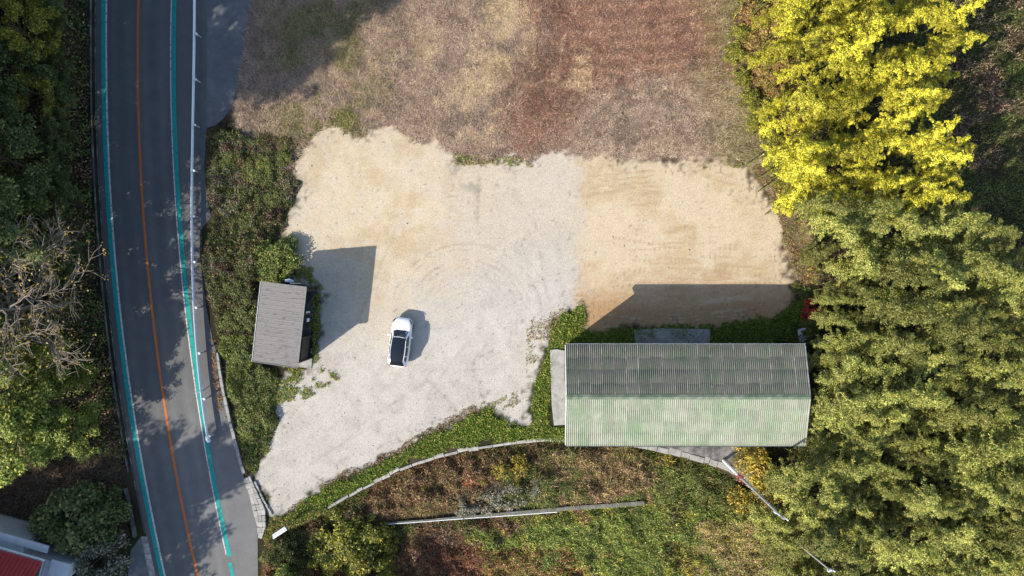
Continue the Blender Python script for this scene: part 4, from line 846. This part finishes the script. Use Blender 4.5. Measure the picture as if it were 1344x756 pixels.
def slc(fx_, fy_, x, y, n):
    c = mixer([BR, OL, BR, DG, OL], 2.6, 2)(fx_, fy_, x, y, n)
    y2 = np.interp(fx_, [p[0] for p in W2p], [p[1] for p in W2p]); below = fy_ > y2
    k = below & (fx_ + (fbm(x, y, 3, 3, 1) - .5) * 160 > 620) & (rng.random(n) < .8); c[k] = mixer([OL, LG, LG, OL, LG, YL, BR], 1.6, 6)(fx_[k], fy_[k], x[k], y[k], k.sum()) * 1.3
    k = below & (fx_ + (fbm(x, y, 3, 3, 1) - .5) * 120 < 620) & (fx_ > 500) & (rng.random(n) < .7); c[k] = mixer([BR, RB, BR, OL], 2, 4)(fx_[k], fy_[k], x[k], y[k], k.sum())
    nz_ = (fbm(x, y, 2.2, 3, 0) - .5) * 170; fx_ = fx_ + nz_
    k = (~below) & (fx_ < 660) & (fx_ > 470) & (rng.random(n) < .55); c[k] = pal(k.sum(), [S(136, 100, 72, .62), S(104, 76, 58, .56), S(168, 134, 98, .66), S(84, 64, 52, .5)], [3, 3, 2.4, 2], jit=.3)
    k = (~below) & (fx_ > 730) & (fx_ < 850) & (rng.random(n) < .45); c[k] = pal(k.sum(), [S(176, 156, 92, .7), S(120, 96, 78, .6), S(150, 116, 96, .65)], [2, 3, 2])
    k = (fx_ > 850) & (rng.random(n) < .6); c[k] = mixer([OL, LG, DG, YL], 2, 5)(fx_[k], fy_[k], x[k], y[k], k.sum())
    k = (fx_ > 930) & (fy_ > 690) & (rng.random(n) < .55); c[k] = pal(k.sum(), [S(176, 142, 116, .7), S(150, 128, 90, .65), S(140, 140, 70, .65)], [2, 3, 2])
    k = below & (fy_ > 735) & (fx_ < 760) & (rng.random(n) < .5); c[k] = pal(k.sum(), *RB)
    return c
def not_wall(f):
    return f
thicket("slope_undergrowth", "mixed brown and green undergrowth on the slope below the wall", "undergrowth", SLP, 420, slc, 1.25, margin=12, stems=.35, bright=1.6, hn=1.6, avoid=[([(p[0], p[1] - 3) for p in W2p], 5.5), ([p for p in W1 if 400 < p[0] < 980], 5)])
HIL = [(-260, -120), (118, -120), (118, 60), (120, 200), (126, 300), (134, 380), (148, 480), (160, 560), (170, 600), (-260, 600)]
thicket("hillside_undergrowth", "dark leafy undergrowth under the roadside trees", "undergrowth", HIL, 90, mixer([BR, DG, OL, BR, OL], 2.4, 1), .7, size=(.14, .28), bright=1.7)
LOW = [(-60, 600), (160, 598), (166, 640), (172, 700), (160, 720), (-60, 720)]
thicket("dry_verge", "dull brown dry growth on the flat ground by the house", "undergrowth", LOW, 240, mixer([BR, BR, ([S(120, 104, 84, .6), S(92, 80, 66, .55)], [2, 2]), BR], 2, 3), .22, stems=.6, bright=1.35)
RGT = [(1150, -200), (1420, -200), (1500, 400), (1250, 400), (1150, 200)]
thicket("clearing_undergrowth", "brown and green growth on the clearing behind the bamboo", "undergrowth", RGT, 90, mixer([BR, ([S(176, 150, 116, .7), S(150, 128, 96, .65)], [2, 2]), DG, OL, LG], 2.6, 4), .35, stems=.45)
GRV = [(1030, -200), (1200, -200), (1190, 240), (1330, 420), (1330, 830), (1010, 830), (1000, 640), (1030, 600), (1034, 420), (1075, 390), (1050, 200)]
thicket("grove_undergrowth", "shaded undergrowth on the ground between the bamboo culms", "undergrowth", GRV, 45, mixer([BR, DG, OL, DG], 2.4, 4), .9, size=(.16, .34))
EDG = [(962, -80), (1040, -80), (1050, 60), (1050, 240), (1075, 380), (1060, 390), (1040, 290), (1005, 215), (985, 110), (962, 40)]
thicket("grove_edge_weeds", "olive and rusty weeds at the edge of field and bamboo", "undergrowth", EDG, 170, mixer([OL, YL, BR, ([S(190, 140, 74, .7), S(160, 120, 70, .65)], [2, 2]), OL], 1.6, 5), .5, stems=.4, bright=1.5)

# --- loose stones on the lot
sx_, sy_, x, y = scatter(LOT, 3.5); n = len(x); dd = sdf(LOT, sx_, sy_)
k = rng.random(n) < np.where(dd > -22, .9, .25); x, y = x[k], y[k]; n = len(x); r_ = rng.uniform(.02, .06, n) * np.where(rng.random(n) < .05, 1.8, 1)
oc = np.array([(1, 0, 0), (0, 1, 0), (-1, 0, 0), (0, -1, 0), (0, 0, 1)], float); V_ = to3(x, y)[:, None, :] + oc[None] * (r_[:, None, None] * rng.uniform(.6, 1.3, (n, 5, 1)))
Fc = np.array([(0, 1, 4), (1, 2, 4), (2, 3, 4), (3, 0, 4)])[None] + np.arange(n)[:, None, None] * 5
stuff(obj("loose_stones", V_.reshape(-1, 3), Fc.reshape(-1, 3), M['stone']), "small loose stones scattered over the gravel lot", "stones")

# ------------------------------------------------------------------ trees
def make_tree(seed, h, cr, base_t=.35, limbs=11, subs=5, leaf_n=26, cols=DG, lsize=(.2, .4), bare=False, crad=.55, up=.45, k=1.0):
    r = np.random.default_rng(seed); TV, TF, nb = [], [], 0; tips = []
    def addt(pts, ra, n):
        nonlocal nb
        v, f = tube(pts, ra, n); TV.append(v); TF.append(f + nb); nb += len(v)
    kk = 7; tr = np.zeros((kk, 3)); tr[:, 2] = np.linspace(-.3, h * .9, kk); tr[1:, :2] = np.cumsum(r.normal(0, h * .02, (kk - 1, 2)), 0)
    addt(tr, np.linspace(h * .022 + .05, .04, kk), 7)
    for i in range(limbs):
        u_ = base_t + (1 - base_t) * (i + r.random()) / limbs; z = u_ * h * .88; b = np.array([np.interp(z, tr[:, 2], tr[:, 0]), np.interp(z, tr[:, 2], tr[:, 1]), z])
        a = i * 2.4 + r.normal(0, .4); L_ = cr * (1.05 - .55 * max(0, (u_ - .5) * 2) ** 1.5) * r.uniform(.7, 1.1)
        dr = np.array([math.cos(a), math.sin(a), up * r.uniform(.5, 1.6)]); m_ = 5; pts = b + np.outer(np.linspace(0, 1, m_), dr) * L_ ; pts[1:] += r.normal(0, L_ * .05, (m_ - 1, 3)); 
        addt(pts, np.linspace(.07 if not bare else .06, .022, m_) * (h / 8) ** .5, 5)
        for j in range(subs):
            t_ = r.uniform(.3, 1); q = pts[0] + (pts[-1] - pts[0]) * t_; q = np.array([np.interp(t_, np.linspace(0, 1, m_), pts[:, c]) for c in range(3)])
            a2 = a + r.normal(0, .9); l2 = L_ * r.uniform(.25, .55); e = q + np.array([math.cos(a2), math.sin(a2), r.uniform(-.1, .8)]) * l2
            mid = (q + e) / 2 + r.normal(0, .08, 3); addt(np.array([q, mid, e]), [.03, .024, .014], 4); tips.append(e); tips.append(mid)
            if bare:
                for _ in range(4):
                    a3 = a2 + r.normal(0, .8); s0 = q + (e - q) * r.uniform(.3, 1); e3 = s0 + np.array([math.cos(a3), math.sin(a3), r.uniform(-.1, .6)]) * l2 * r.uniform(.4, .8)
                    addt(np.array([s0, (s0 + e3) / 2 + r.normal(0, .05, 3), e3]), [.02, .015, .01], 3); tips.append(e3)
        tips.append(pts[-1])
    tips = np.array(tips)
    if leaf_n:
        if bare: tips = tips[r.random(len(tips)) < .3]
        cl = np.repeat(tips, leaf_n, 0); n = len(cl); cs = r.uniform(.6, 1.25, len(tips)) * crad
        offv = r.normal(size=(n, 3)); offv /= np.linalg.norm(offv, axis=1)[:, None]; offv *= (r.random(n) ** .45 * np.repeat(cs, leaf_n))[:, None]; offv[:, 2] *= .7
        C = cl + offv; lv, lf = leaves(C, r.uniform(*lsize, n), .6, r=r, dirs=offv)
        tone = np.repeat(r.uniform(.72, 1.28, len(tips)), leaf_n)[:, None]; c = pal(n, *cols, r=r) * tone * k
        cm = mesh_of("crown", lv, lf, np.repeat(c, 4, 0)); cm.materials.append(M['leaf'])
    else: cm = None
    tm = mesh_of("trunk", np.concatenate(TV), np.concatenate(TF), smooth=True); tm.materials.append(M['bare'] if bare else M['bark'])
    return tm, cm
def plant(name, label, cat, var, loc, rz, sc, group=None, leaf="crown", stem="trunk"):
    t = thing(name, label, cat, loc, rz, group); t.scale = (sc, sc, sc) if np.isscalar(sc) else sc
    link(stem, var[0], None, t)
    if var[1]: link(leaf, var[1], None, t)
    return t
DKG = ([S(84, 94, 50, .8), S(66, 78, 42, .75), S(116, 116, 62, .85)], [3, 3, 1.5])
ev = [make_tree(100 + i, 8.5, 2.9, .22, 13, 6, 64, DKG, (.15, .3), crad=.62, k=(1.0, 1.5, 1.25)[i]) for i in range(3)]
ye = [make_tree(120 + i, 7.5, 2.6, .2, 13, 6, 55, ([S(150, 136, 48, .7), S(120, 116, 44, .65), S(92, 100, 40, .6)], [2, 2, 2]), (.13, .26), crad=.55, k=1.5) for i in range(2)]
lt = [make_tree(130 + i, 6.0, 2.5, .15, 12, 6, 75, ([S(132, 138, 56, .7), S(100, 116, 44, .65), S(164, 158, 70, .75), S(76, 94, 38, .55)], [3, 3, 1.4, 2]), (.12, .24), crad=.6, k=1.4) for i in range(3)]
ba = [make_tree(140 + i, 7.0, 3.4, .2, 14, 8, 4, ([S(176, 152, 72, .6), S(150, 124, 60, .55)], [2, 1]), (.1, .2), bare=True, crad=.35, up=.35) for i in range(3)]
def hillpt(dx, y):            # dx metres west of the road edge
    x = float(road_left_x(y)) - dx; return (x, y, Z(x, y))
# evergreen rows on the shaded slope
gl = "trees on the shaded slope above the road"; R = random.Random(3)
for dx, yy in ((3.6, 27), (4.4, 22.5), (3.6, 17.5), (4.2, 13.2), (3.4, 9.6), (4.0, 6.2), (8, 25), (8.5, 19), (8, 13), (8.2, 7.5), (13, 22), (13, 15), (13, 9), (3.0, 5.0), (6.4, 3.2)):
    if yy > 20 and dx < 5: continue
    plant("evergreen_tree", "dense dark evergreen tree on the shaded slope beside the road", "tree", ev[R.randrange(3)], hillpt(dx, yy), R.uniform(0, 6.28), R.uniform(.72, 1.0), gl)
for i_ in range(17):
    yy = 28.5 - i_ * 1.75 + R.uniform(-.4, .4)
    plant("roadside_bush", "small dark evergreen bush at the foot of the shaded bank by the gutter", "bush", ev[R.randrange(3)], hillpt(R.uniform(1.5, 2.6), yy), R.uniform(0, 6.28), R.uniform(.3, .46), "small bushes along the gutter")
for dx, yy, s_ in ((3.4, 24.5, .85), (2.9, 20.5, .8), (3.8, 28, .9), (2.8, 16, .6)):
    plant("yellowing_tree", "tree with yellowing autumn leaves at the shaded roadside", "tree", ye[R.randrange(2)], hillpt(dx, yy), R.uniform(0, 6.28), s_, "yellowing trees at the shaded roadside")
for dx, yy, s_, v in ((3.4, 2.0, 1.2, 0), (2.9, -1.2, 1.3, 1), (3.6, -4.2, 1.2, 2), (6.4, 16, .9, 1), (7.0, 11, .85, 2)):
    plant("bare_tree", "nearly leafless tree with pale branches reaching over the road" if yy < 5 else "nearly leafless tree with pale branches among dark evergreens", "tree", ba[v], hillpt(dx, yy), R.uniform(0, 6.28), s_,
          "leafless trees reaching over the road" if yy < 5 else "leafless trees among evergreens")
for dx, yy, s_ in ((2.9, -6.4, .85), (3.0, -9.6, .9), (5.6, -7.8, 1.3), (6.2, -11.4, 1.2), (3.2, -12.6, .85), (7.6, -.5, .9), (7.6, -3, 1.0), (5.0, 4.4, .8), (7.0, -5.2, 1.2)):
    plant("leafy_tree", "sunlit olive green bushy tree on the bank beside the road", "tree", lt[R.randrange(3)], hillpt(dx, yy), R.uniform(0, 6.28), s_, "olive trees on the sunlit bank")
# tall trees on the hill that shade the road
for xx, yy, s_ in ((-47, 1.2, (1.3, 1.3, 2.45)), (-45.5, 6.5, (1.8, 1.8, 2.2)), (-51, -1.5, (1.3, 1.3, 2.3)), (-46.5, 10.5, 2.1), (-45, 16, 2.15), (-45.5, 21, 2.2), (-46, 26, 2.2), (-46, 31, 2.2), (-46, 35.5, 2.1), (-53, 9, 2.0), (-53, 16, 2.0), (-53, 24, 2.0), (-53, 32, 2.0), (-47, 40, 2.0), (-54, 40, 2.0)):
    plant("hill_tree", "tall broadleaf tree on the hilltop above the road", "tree", ev[R.randrange(3)], (xx, yy, Z(xx, yy)), R.uniform(0, 6.28), s_, "tall trees on the hilltop")
for xx, yy, s_ in ((-46.8, -29.3, (1.55, 1.55, 2.2)), (-49.5, -27, (1.3, 1.3, 1.9)), (-42, -35, (1.1, 1.1, 1.4)), (-47, -38, (1.5, 1.5, 1.8)), (-45.2, -30.6, (1.35, 1.35, 2.1)), (-48.6, -31, (1.4, 1.4, 2.35)), (-38.5, -38.5, 1.1)):
    plant("garden_tree", "tall broadleaf tree standing behind the red roofed house", "tree", ev[R.randrange(3)], (xx, yy, 0), R.uniform(0, 6.28), s_, "tall trees behind the house")

for qx, qy, s_ in ((420, 800, .8), (470, 806, .9), (520, 802, .8), (365, 790, .7)):
    p = G(qx, qy, 3); plant("slope_tree", "small olive tree at the foot of the weedy slope", "tree", lt[R.randrange(3)], p, R.uniform(0, 6.28), s_, "small trees at the slope foot")

# --- shrubs
def make_shrub(seed, r0, h, nlf, cols, lsize=(.07, .15), clumps=30, asp=.6):
    r = np.random.default_rng(seed); TV, TF, nb = [], [], 0; cc = []
    for i in range(clumps):
        a = r.uniform(0, 6.28); q = r.random() ** .6; z = h * (.35 + .65 * (1 - q ** 2) * r.uniform(.5, 1)); e = np.array([math.cos(a) * q * r0, math.sin(a) * q * r0, z]); cc.append(e)
        pts = np.array([[0, 0, -.1], e * [.35, .35, .5] + r.normal(0, .05, 3), e]); v, f = tube(pts, [.045, .028, .012], 4); TV.append(v); TF.append(f + nb); nb += len(v)
    cc = np.array(cc); per = nlf // clumps; cl = np.repeat(cc, per, 0); n = len(cl); o_ = r.normal(size=(n, 3)); o_ /= np.linalg.norm(o_, axis=1)[:, None]
    o_ *= (r.random(n) ** .45)[:, None] * r0 * .3; C = cl + o_; C[:, 2] = np.maximum(C[:, 2], .03)
    lv, lf = leaves(C, r.uniform(*lsize, n), asp, r=r, dirs=o_); c = pal(n, *cols, r=r) * np.repeat(r.uniform(.7, 1.3, clumps), per)[:, None] * 1.3
    cm = mesh_of("foliage", lv, lf, np.repeat(c, 4, 0)); cm.materials.append(M['leaf']); tm = mesh_of("stems", np.concatenate(TV), np.concatenate(TF)); tm.materials.append(M['bark']); return tm, cm
SH = {'dark': make_shrub(1, 1, 1.2, 3449, DKG), 'olive': make_shrub(2, 1, 1.0, 2989, OL), 'bright': make_shrub(3, 1, .8, 2530, ([S(112, 124, 54, .6), S(86, 100, 44, .55), S(146, 144, 76, .62), S(60, 74, 34, .5)], [3, 3, 1.5, 2])), 'yellow': make_shrub(4, 1, 1.0, 1839, ([S(200, 168, 60, .65), S(150, 138, 60, .6), S(110, 110, 56, .55)], [2, 2.5, 2.5])),
      'rust': make_shrub(5, 1, .9, 1839, ([S(178, 138, 92, .6), S(150, 112, 76, .55), S(176, 160, 76, .6), S(120, 116, 60, .55)], [2, 2, 2, 2])), 'grey': make_shrub(6, 1, 1.1, 2070, ([S(150, 146, 130, .65), S(112, 108, 92, .6), S(90, 92, 62, .55)], [2, 2, 2])),
      'red': make_shrub(7, 1, 1.3, 1609, ([S(206, 52, 62, .7), S(160, 36, 44, .6), S(214, 96, 96, .65), S(96, 50, 44, .5)], [3, 3, 1, 2])), 'orange': make_shrub(8, 1, .8, 965, ([S(190, 92, 66, .65), S(150, 80, 56, .6), S(110, 90, 60, .55)], [2, 1.4, 1.4])), 'brown': make_shrub(9, 1, .8, 1839, BR),
      'lime': make_shrub(10, 1, 1.0, 2760, ([S(176, 164, 62, .62), S(136, 134, 54, .58), S(92, 102, 44, .5)], [2, 3, 3]))}
def shrub(kind, px_, py_, r_, label, group=None, h=.8, sz=1.0, name="shrub"):
    p = G(px_, py_, h * r_ * .7 * sz); return plant(name, label, "shrub", SH[kind], p, random.uniform(0, 6.28), (r_, r_, r_ * sz), group, "foliage", "stems")
shrub('dark', 98, 684, 2.9, "large rounded dark green bush beside the red roofed house", h=1.1, sz=1.2)
shrub('dark', 62, 690, 1.7, "smaller dark bush with sunlit tips against the red roofed house", h=1.1, sz=1.3)
shrub('dark', 138, 672, 1.8, "low dark green bush next to the open roadside ditch", h=1.0, sz=1.0)
shrub('grey', 128, 728, 2.3, "grey leaved bush between the house and the driveway", h=1.0, sz=1.0)
shrub('olive', 88, 746, 1.6, "small olive bush against the white porch wall", h=1.0)
shrub('red', 1068, 405, .85, "bright red leaved shrub at the edge of the bamboo", h=1.3)
shrub('red', 1060, 417, .5, "small dull red shrub beside the brighter red one", h=1.0)
for a in ((368, 338, 1.6), (352, 356, 1.1), (378, 322, .9)): shrub('bright', *a, "bright green leafy bush between the shed and the sand", "bright bushes behind the shed", h=.9)
for a in ((300, 205, 1.2), (335, 225, 1.3), (320, 300, 1.2), (355, 262, 1.0)): shrub('olive', *a, "dull green vine covered mound in the roadside thicket", "vine mounds in the thicket", h=.4, sz=.5)
for a in ((350, 215, .9), (372, 205, .8), (310, 380, 1.2), (325, 410, 1.3), (300, 420, 1.0), (318, 360, .9), (290, 370, .8)): shrub('olive', *a, "taller olive bush in the thicket beside the road", "olive bushes in the thicket", h=.7, sz=.8)
for a in ((345, 395 + 100, 1.0), (330, 520, 1.2), (345, 545, 1.0), (325, 560, .9), (340, 580, .8), (318, 470, 1.0)): shrub('bright', *a, "leafy green bush between the low roadside wall and the lot", "green bushes beside the low wall", h=.6, sz=.7)
for a in ((450, 712, 2.2), (480, 700, 1.5), (430, 730, 1.8), (470, 740, 1.9)): shrub('lime', *a, "yellow green sunlit bush on the slope below the wall", "yellow green slope bushes", h=1.1, sz=1.2)
for a in ((505, 700, .8), (507, 718, .9), (504, 738, 1.0), (503, 754, 1.0)): shrub('lime', *a, "slender yellow green vine clump standing in a row", "vine clumps in a row", h=1.4, sz=1.9)
for a in ((384, 700, 1.0), (370, 725, 1.2), (395, 740, 1.3), (355, 735, .9), (410, 705, .8), (375, 752, 1.2)): shrub('olive', *a, "olive bush beside the white sign board and the road", "olive bushes by the sign", h=.8)
for a in ((660, 618, .9), (682, 612, 1.0), (675, 628, .7), (634, 630, .6), (556, 640, .5)): shrub('yellow', *a, "yellow leaved shrub on the slope below the retaining wall", "yellow shrubs on the slope", h=.9, sz=1.5)
shrub('orange', 617, 628, .8, "orange red leaved shrub below the curved retaining wall", h=.9, sz=1.6)
for a in ((612, 660, 1.2), (640, 655, 1.3), (670, 645, 1.5), (700, 640, 1.0)): shrub('grey', *a, "greyish green shrub just above the concrete ledge", "greyish shrubs above the ledge", h=.6, sz=.9)
for a in ((750, 595, 1.0), (760, 615, .9), (745, 640, .9), (720, 655, .9), (830, 640, .8), (880, 650, 1.2), (905, 625, 1.1), (930, 650, 1.3), (860, 615, .8)): shrub('olive', *a, "olive shrub on the slope directly below the barn", "olive shrubs below the barn", h=.6, sz=.8)
for a in ((560, 690, 1.2), (590, 700, 1.3), (550, 725, 1.4), (600, 735, 1.2), (530, 640, 1.0), (560, 655, .9)): shrub('brown', *a, "withered brown shrub on the slope near the ledge", "withered shrubs near the ledge", h=.5, sz=.6)
for a in ((690, 690, 1.4), (730, 700, 1.5), (770, 690, 1.4), (720, 730, 1.5), (770, 730, 1.5), (820, 710, 1.5), (860, 690, 1.3), (810, 745, 1.4), (870, 735, 1.5), (910, 700, 1.5), (940, 735, 1.4), (680, 720, 1.2), (660, 700, 1.0), (840, 680, 1.2)):
    shrub('bright', *a, "low green leafy mound on the slope below the concrete ledge", "green mounds below the ledge", h=.4, sz=.55)
for a in ((985, 600, 1.4), (1000, 620, 1.5), (975, 660, 1.3), (1010, 645, 1.4)): shrub('yellow', *a, "yellowing shrub beside the utility pole and bamboo", "yellowing shrubs by the pole", h=1.1, sz=1.2)
for a in ((992, 60, 1.2), (1012, 40, 1.4), (1004, 95, 1.1), (1020, 78, 1.2), (1000, 20, 1.2), (1015, 110, 1.0), (1025, 10, 1.3)): shrub('rust', *a, "rusty orange autumn shrub between the field and the bamboo", "rusty shrubs at the field edge", h=.8, sz=1.0)
for a in ((972, 45, .9), (965, 70, .9), (985, 130, .9), (975, 100, .8), (1000, 150, 1.1), (1015, 180, 1.1), (1022, 210, 1.1), (1030, 235, 1.0), (990, 165, .7), (1042, 262, 1.0)): shrub('lime', *a, "yellow green shrub at the field edge of the bamboo", "yellow green shrubs at the field edge", h=.8, sz=1.0)
for a in ((1058, 385, .7), (1045, 378, .5), (1062, 430, .9)): shrub('bright', *a, "small green shrub in the shade near the red shrub", "small shrubs near the red shrub", h=.6)
# leaves of red ivy on the pole
C = np.array([pole_p + pole_d * u_ + np.array([math.cos(a), math.sin(a), 0]) * .17 for u_, a in zip(rng.uniform(.29, .38, 110), rng.uniform(0, 6.28, 110))]); C += rng.normal(0, .1, C.shape); V_, Fc = leaves(C, rng.uniform(.1, .2, len(C)), .7)
tag(obj("red_ivy", V_, Fc, M['leaf'], col=np.repeat(pal(len(C), [S(180, 70, 66, .6), S(160, 90, 66, .55), S(200, 150, 130, .6)], [3, 2, 1.6]), 4, 0)), "red ivy climbing the utility pole above its white sleeve", "ivy")

# ------------------------------------------------------------------ bamboo
def make_bamboo(seed, h, cols, spread=1.1, nod=2.0, sprays=44, per=80, lsz=(.13, .26), t0=.42, crad=.36, kb=1.0):
    r = np.random.default_rng(seed); t_ = np.linspace(0, 1, 9); cul = np.stack([nod * t_ ** 2.6, .35 * np.sin(t_ * 2.2) * r.uniform(-1, 1), h * (t_ - .09 * t_ ** 4)], 1); cul[0, 2] = -.3
    TV, TF, nb = [], [], 0
    v, f = tube(cul, np.linspace(.055, .012, 9), 6); TV.append(v); TF.append(f); nb += len(v)
    Cs, Ds, Ts = [], [], []
    for i in range(sprays):
        u_ = t0 + (1 - t0) * ((i + r.random()) / sprays); b = np.array([np.interp(u_, t_, cul[:, c]) for c in range(3)])
        w_ = (u_ - t0) / (1 - t0); rad = spread * (.3 + .8 * math.sin(math.pi * min(1, w_ * .78 + .14))) * (1 - .75 * w_ ** 3) * r.uniform(.35, 1.2)
        a = r.uniform(0, 6.28); d = np.array([math.cos(a), math.sin(a), r.uniform(.0, .5)]); e = b + d * rad + np.array([.18, 0, 0]) * w_
        v, f = tube(np.array([b, (b + e) / 2 + [0, 0, .08], e]), [.012, .009, .006], 3); TV.append(v); TF.append(f + nb); nb += len(v)
        s_ = r.random(per) ** .75 * 1.15; ax = (e - b); ln = np.linalg.norm(ax) + 1e-6
        q = r.normal(size=(per, 3)) * np.array([1, 1, .6]); q -= np.outer(q @ ax / ln, ax / ln) * .6
        sp = b + np.outer(s_, ax) + q * (crad * (1.15 - .7 * s_) * (1.1 - .35 * w_))[:, None]; sp[:, 2] += .14 * np.sin(s_ * 2.6) - .22 * s_ ** 2
        q = np.tile(ax / ln, (per, 1)) + q * .6
        Cs.append(sp); dd = q * .7 + np.array([.25, 0, 0]); Ds.append(dd); Ts.append(np.full(per, r.uniform(.8, 1.2)))
    C = np.concatenate(Cs); D = np.concatenate(Ds); n = len(C); lv, lf = leaves(C, r.uniform(*lsz, n), .34, r=r, dirs=D, tilt=.45)
    c = pal(n, *cols, r=r) * np.concatenate(Ts)[:, None] / LK * kb
    cm = mesh_of("foliage", lv, lf, np.repeat(c, 4, 0)); cm.materials.append(M['bamboo_leaf']); tm = mesh_of("culm", np.concatenate(TV), np.concatenate(TF), smooth=True); tm.materials.append(M['culm']); return tm, cm
BG = ([S(162, 158, 78, 1.0), S(138, 144, 66, .94), S(188, 180, 104, 1.0), S(88, 104, 52, .75)], [3, 3, 1.6, 3])
BY = ([S(218, 202, 62, .95), S(192, 182, 54, .9), S(232, 220, 90, .95), S(112, 130, 44, .7)], [3, 3, 1.3, 3.4])
bgv = [make_bamboo(200 + i, h_, BG, nod=nd, spread=1.25, crad=.2, sprays=50, per=135, t0=.42, lsz=(.1, .2)) for i, (h_, nd) in enumerate(((9.6, 2.2), (8.6, 2.8), (10.4, 2.0), (7.6, 2.4), (10, 3.0), (9, 1.7)))]
byv = [make_bamboo(220 + i, h_, BY, spread=1.0, nod=nd, sprays=36, per=125, t0=.48, crad=.14, lsz=(.085, .17), kb=1.08) for i, (h_, nd) in enumerate(((9.6, 1.5), (8.4, 2.0), (10.4, 1.3), (7.4, 1.7)))]
def in_view_poly(poly, step, hview, jit):
    a = np.array(poly, float); out = []; y = a[:, 1].min(); row = 0
    while y < a[:, 1].max():
        x = a[:, 0].min() + (row % 2) * step / 2
        while x < a[:, 0].max():
            qx, qy = x + random.uniform(-jit, jit), y + random.uniform(-jit, jit)
            if inside(poly, np.array([qx]), np.array([qy]))[0]: out.append((qx, qy))
            x += step
        y += step * .87; row += 1
    return out
GREEN = [(1062, 262), (1120, 250), (1180, 262), (1262, 268), (1310, 300), (1400, 420), (1460, 520), (1460, 850), (1060, 850), (1040, 740), (1030, 650), (1048, 610), (1085, 560), (1080, 460), (1104, 425), (1106, 385), (1080, 330)]
YELL = [(1030, -80), (1275, -80), (1268, 60), (1258, 130), (1252, 250), (1200, 272), (1140, 268), (1065, 275), (1035, 200), (1022, 100)]
gpts = in_view_poly(GREEN, 32, 8, 14); ypts = in_view_poly(YELL, 26, 8, 11)
def bam(pts, vars_, lab, group, nm):
    for (qx, qy) in pts:
        if math.hypot(qx - 1078, qy - 408) < 34 or (qx < 1092 and 440 < qy < 590): continue
        hv = 7.0; p = P(qx, qy, hv); s_ = random.uniform(.66, 1.2); rz = random.gauss(.1, .8)
        p[0] -= 1.2 * math.cos(rz); p[1] -= 1.2 * math.sin(rz)
        if bx0 - .3 < p[0] < bx1 + .15 and by0 - 1 < p[1] < by1 + 1: p[0] = bx1 + random.uniform(.3, 1.0)
        p[2] = Z(p[0], p[1]); plant(nm, lab, "bamboo", random.choice(vars_), p, rz, s_, group, "foliage", "culm")
bam(gpts, bgv, "olive green bamboo culm in the dense grove beside the barn", "olive bamboo in the grove", "bamboo")
bam(ypts, byv, "bright yellow bamboo culm in the grove beside the dry field", "yellow bamboo in the grove", "yellow_bamboo")
print("bamboo", len(gpts), len(ypts))
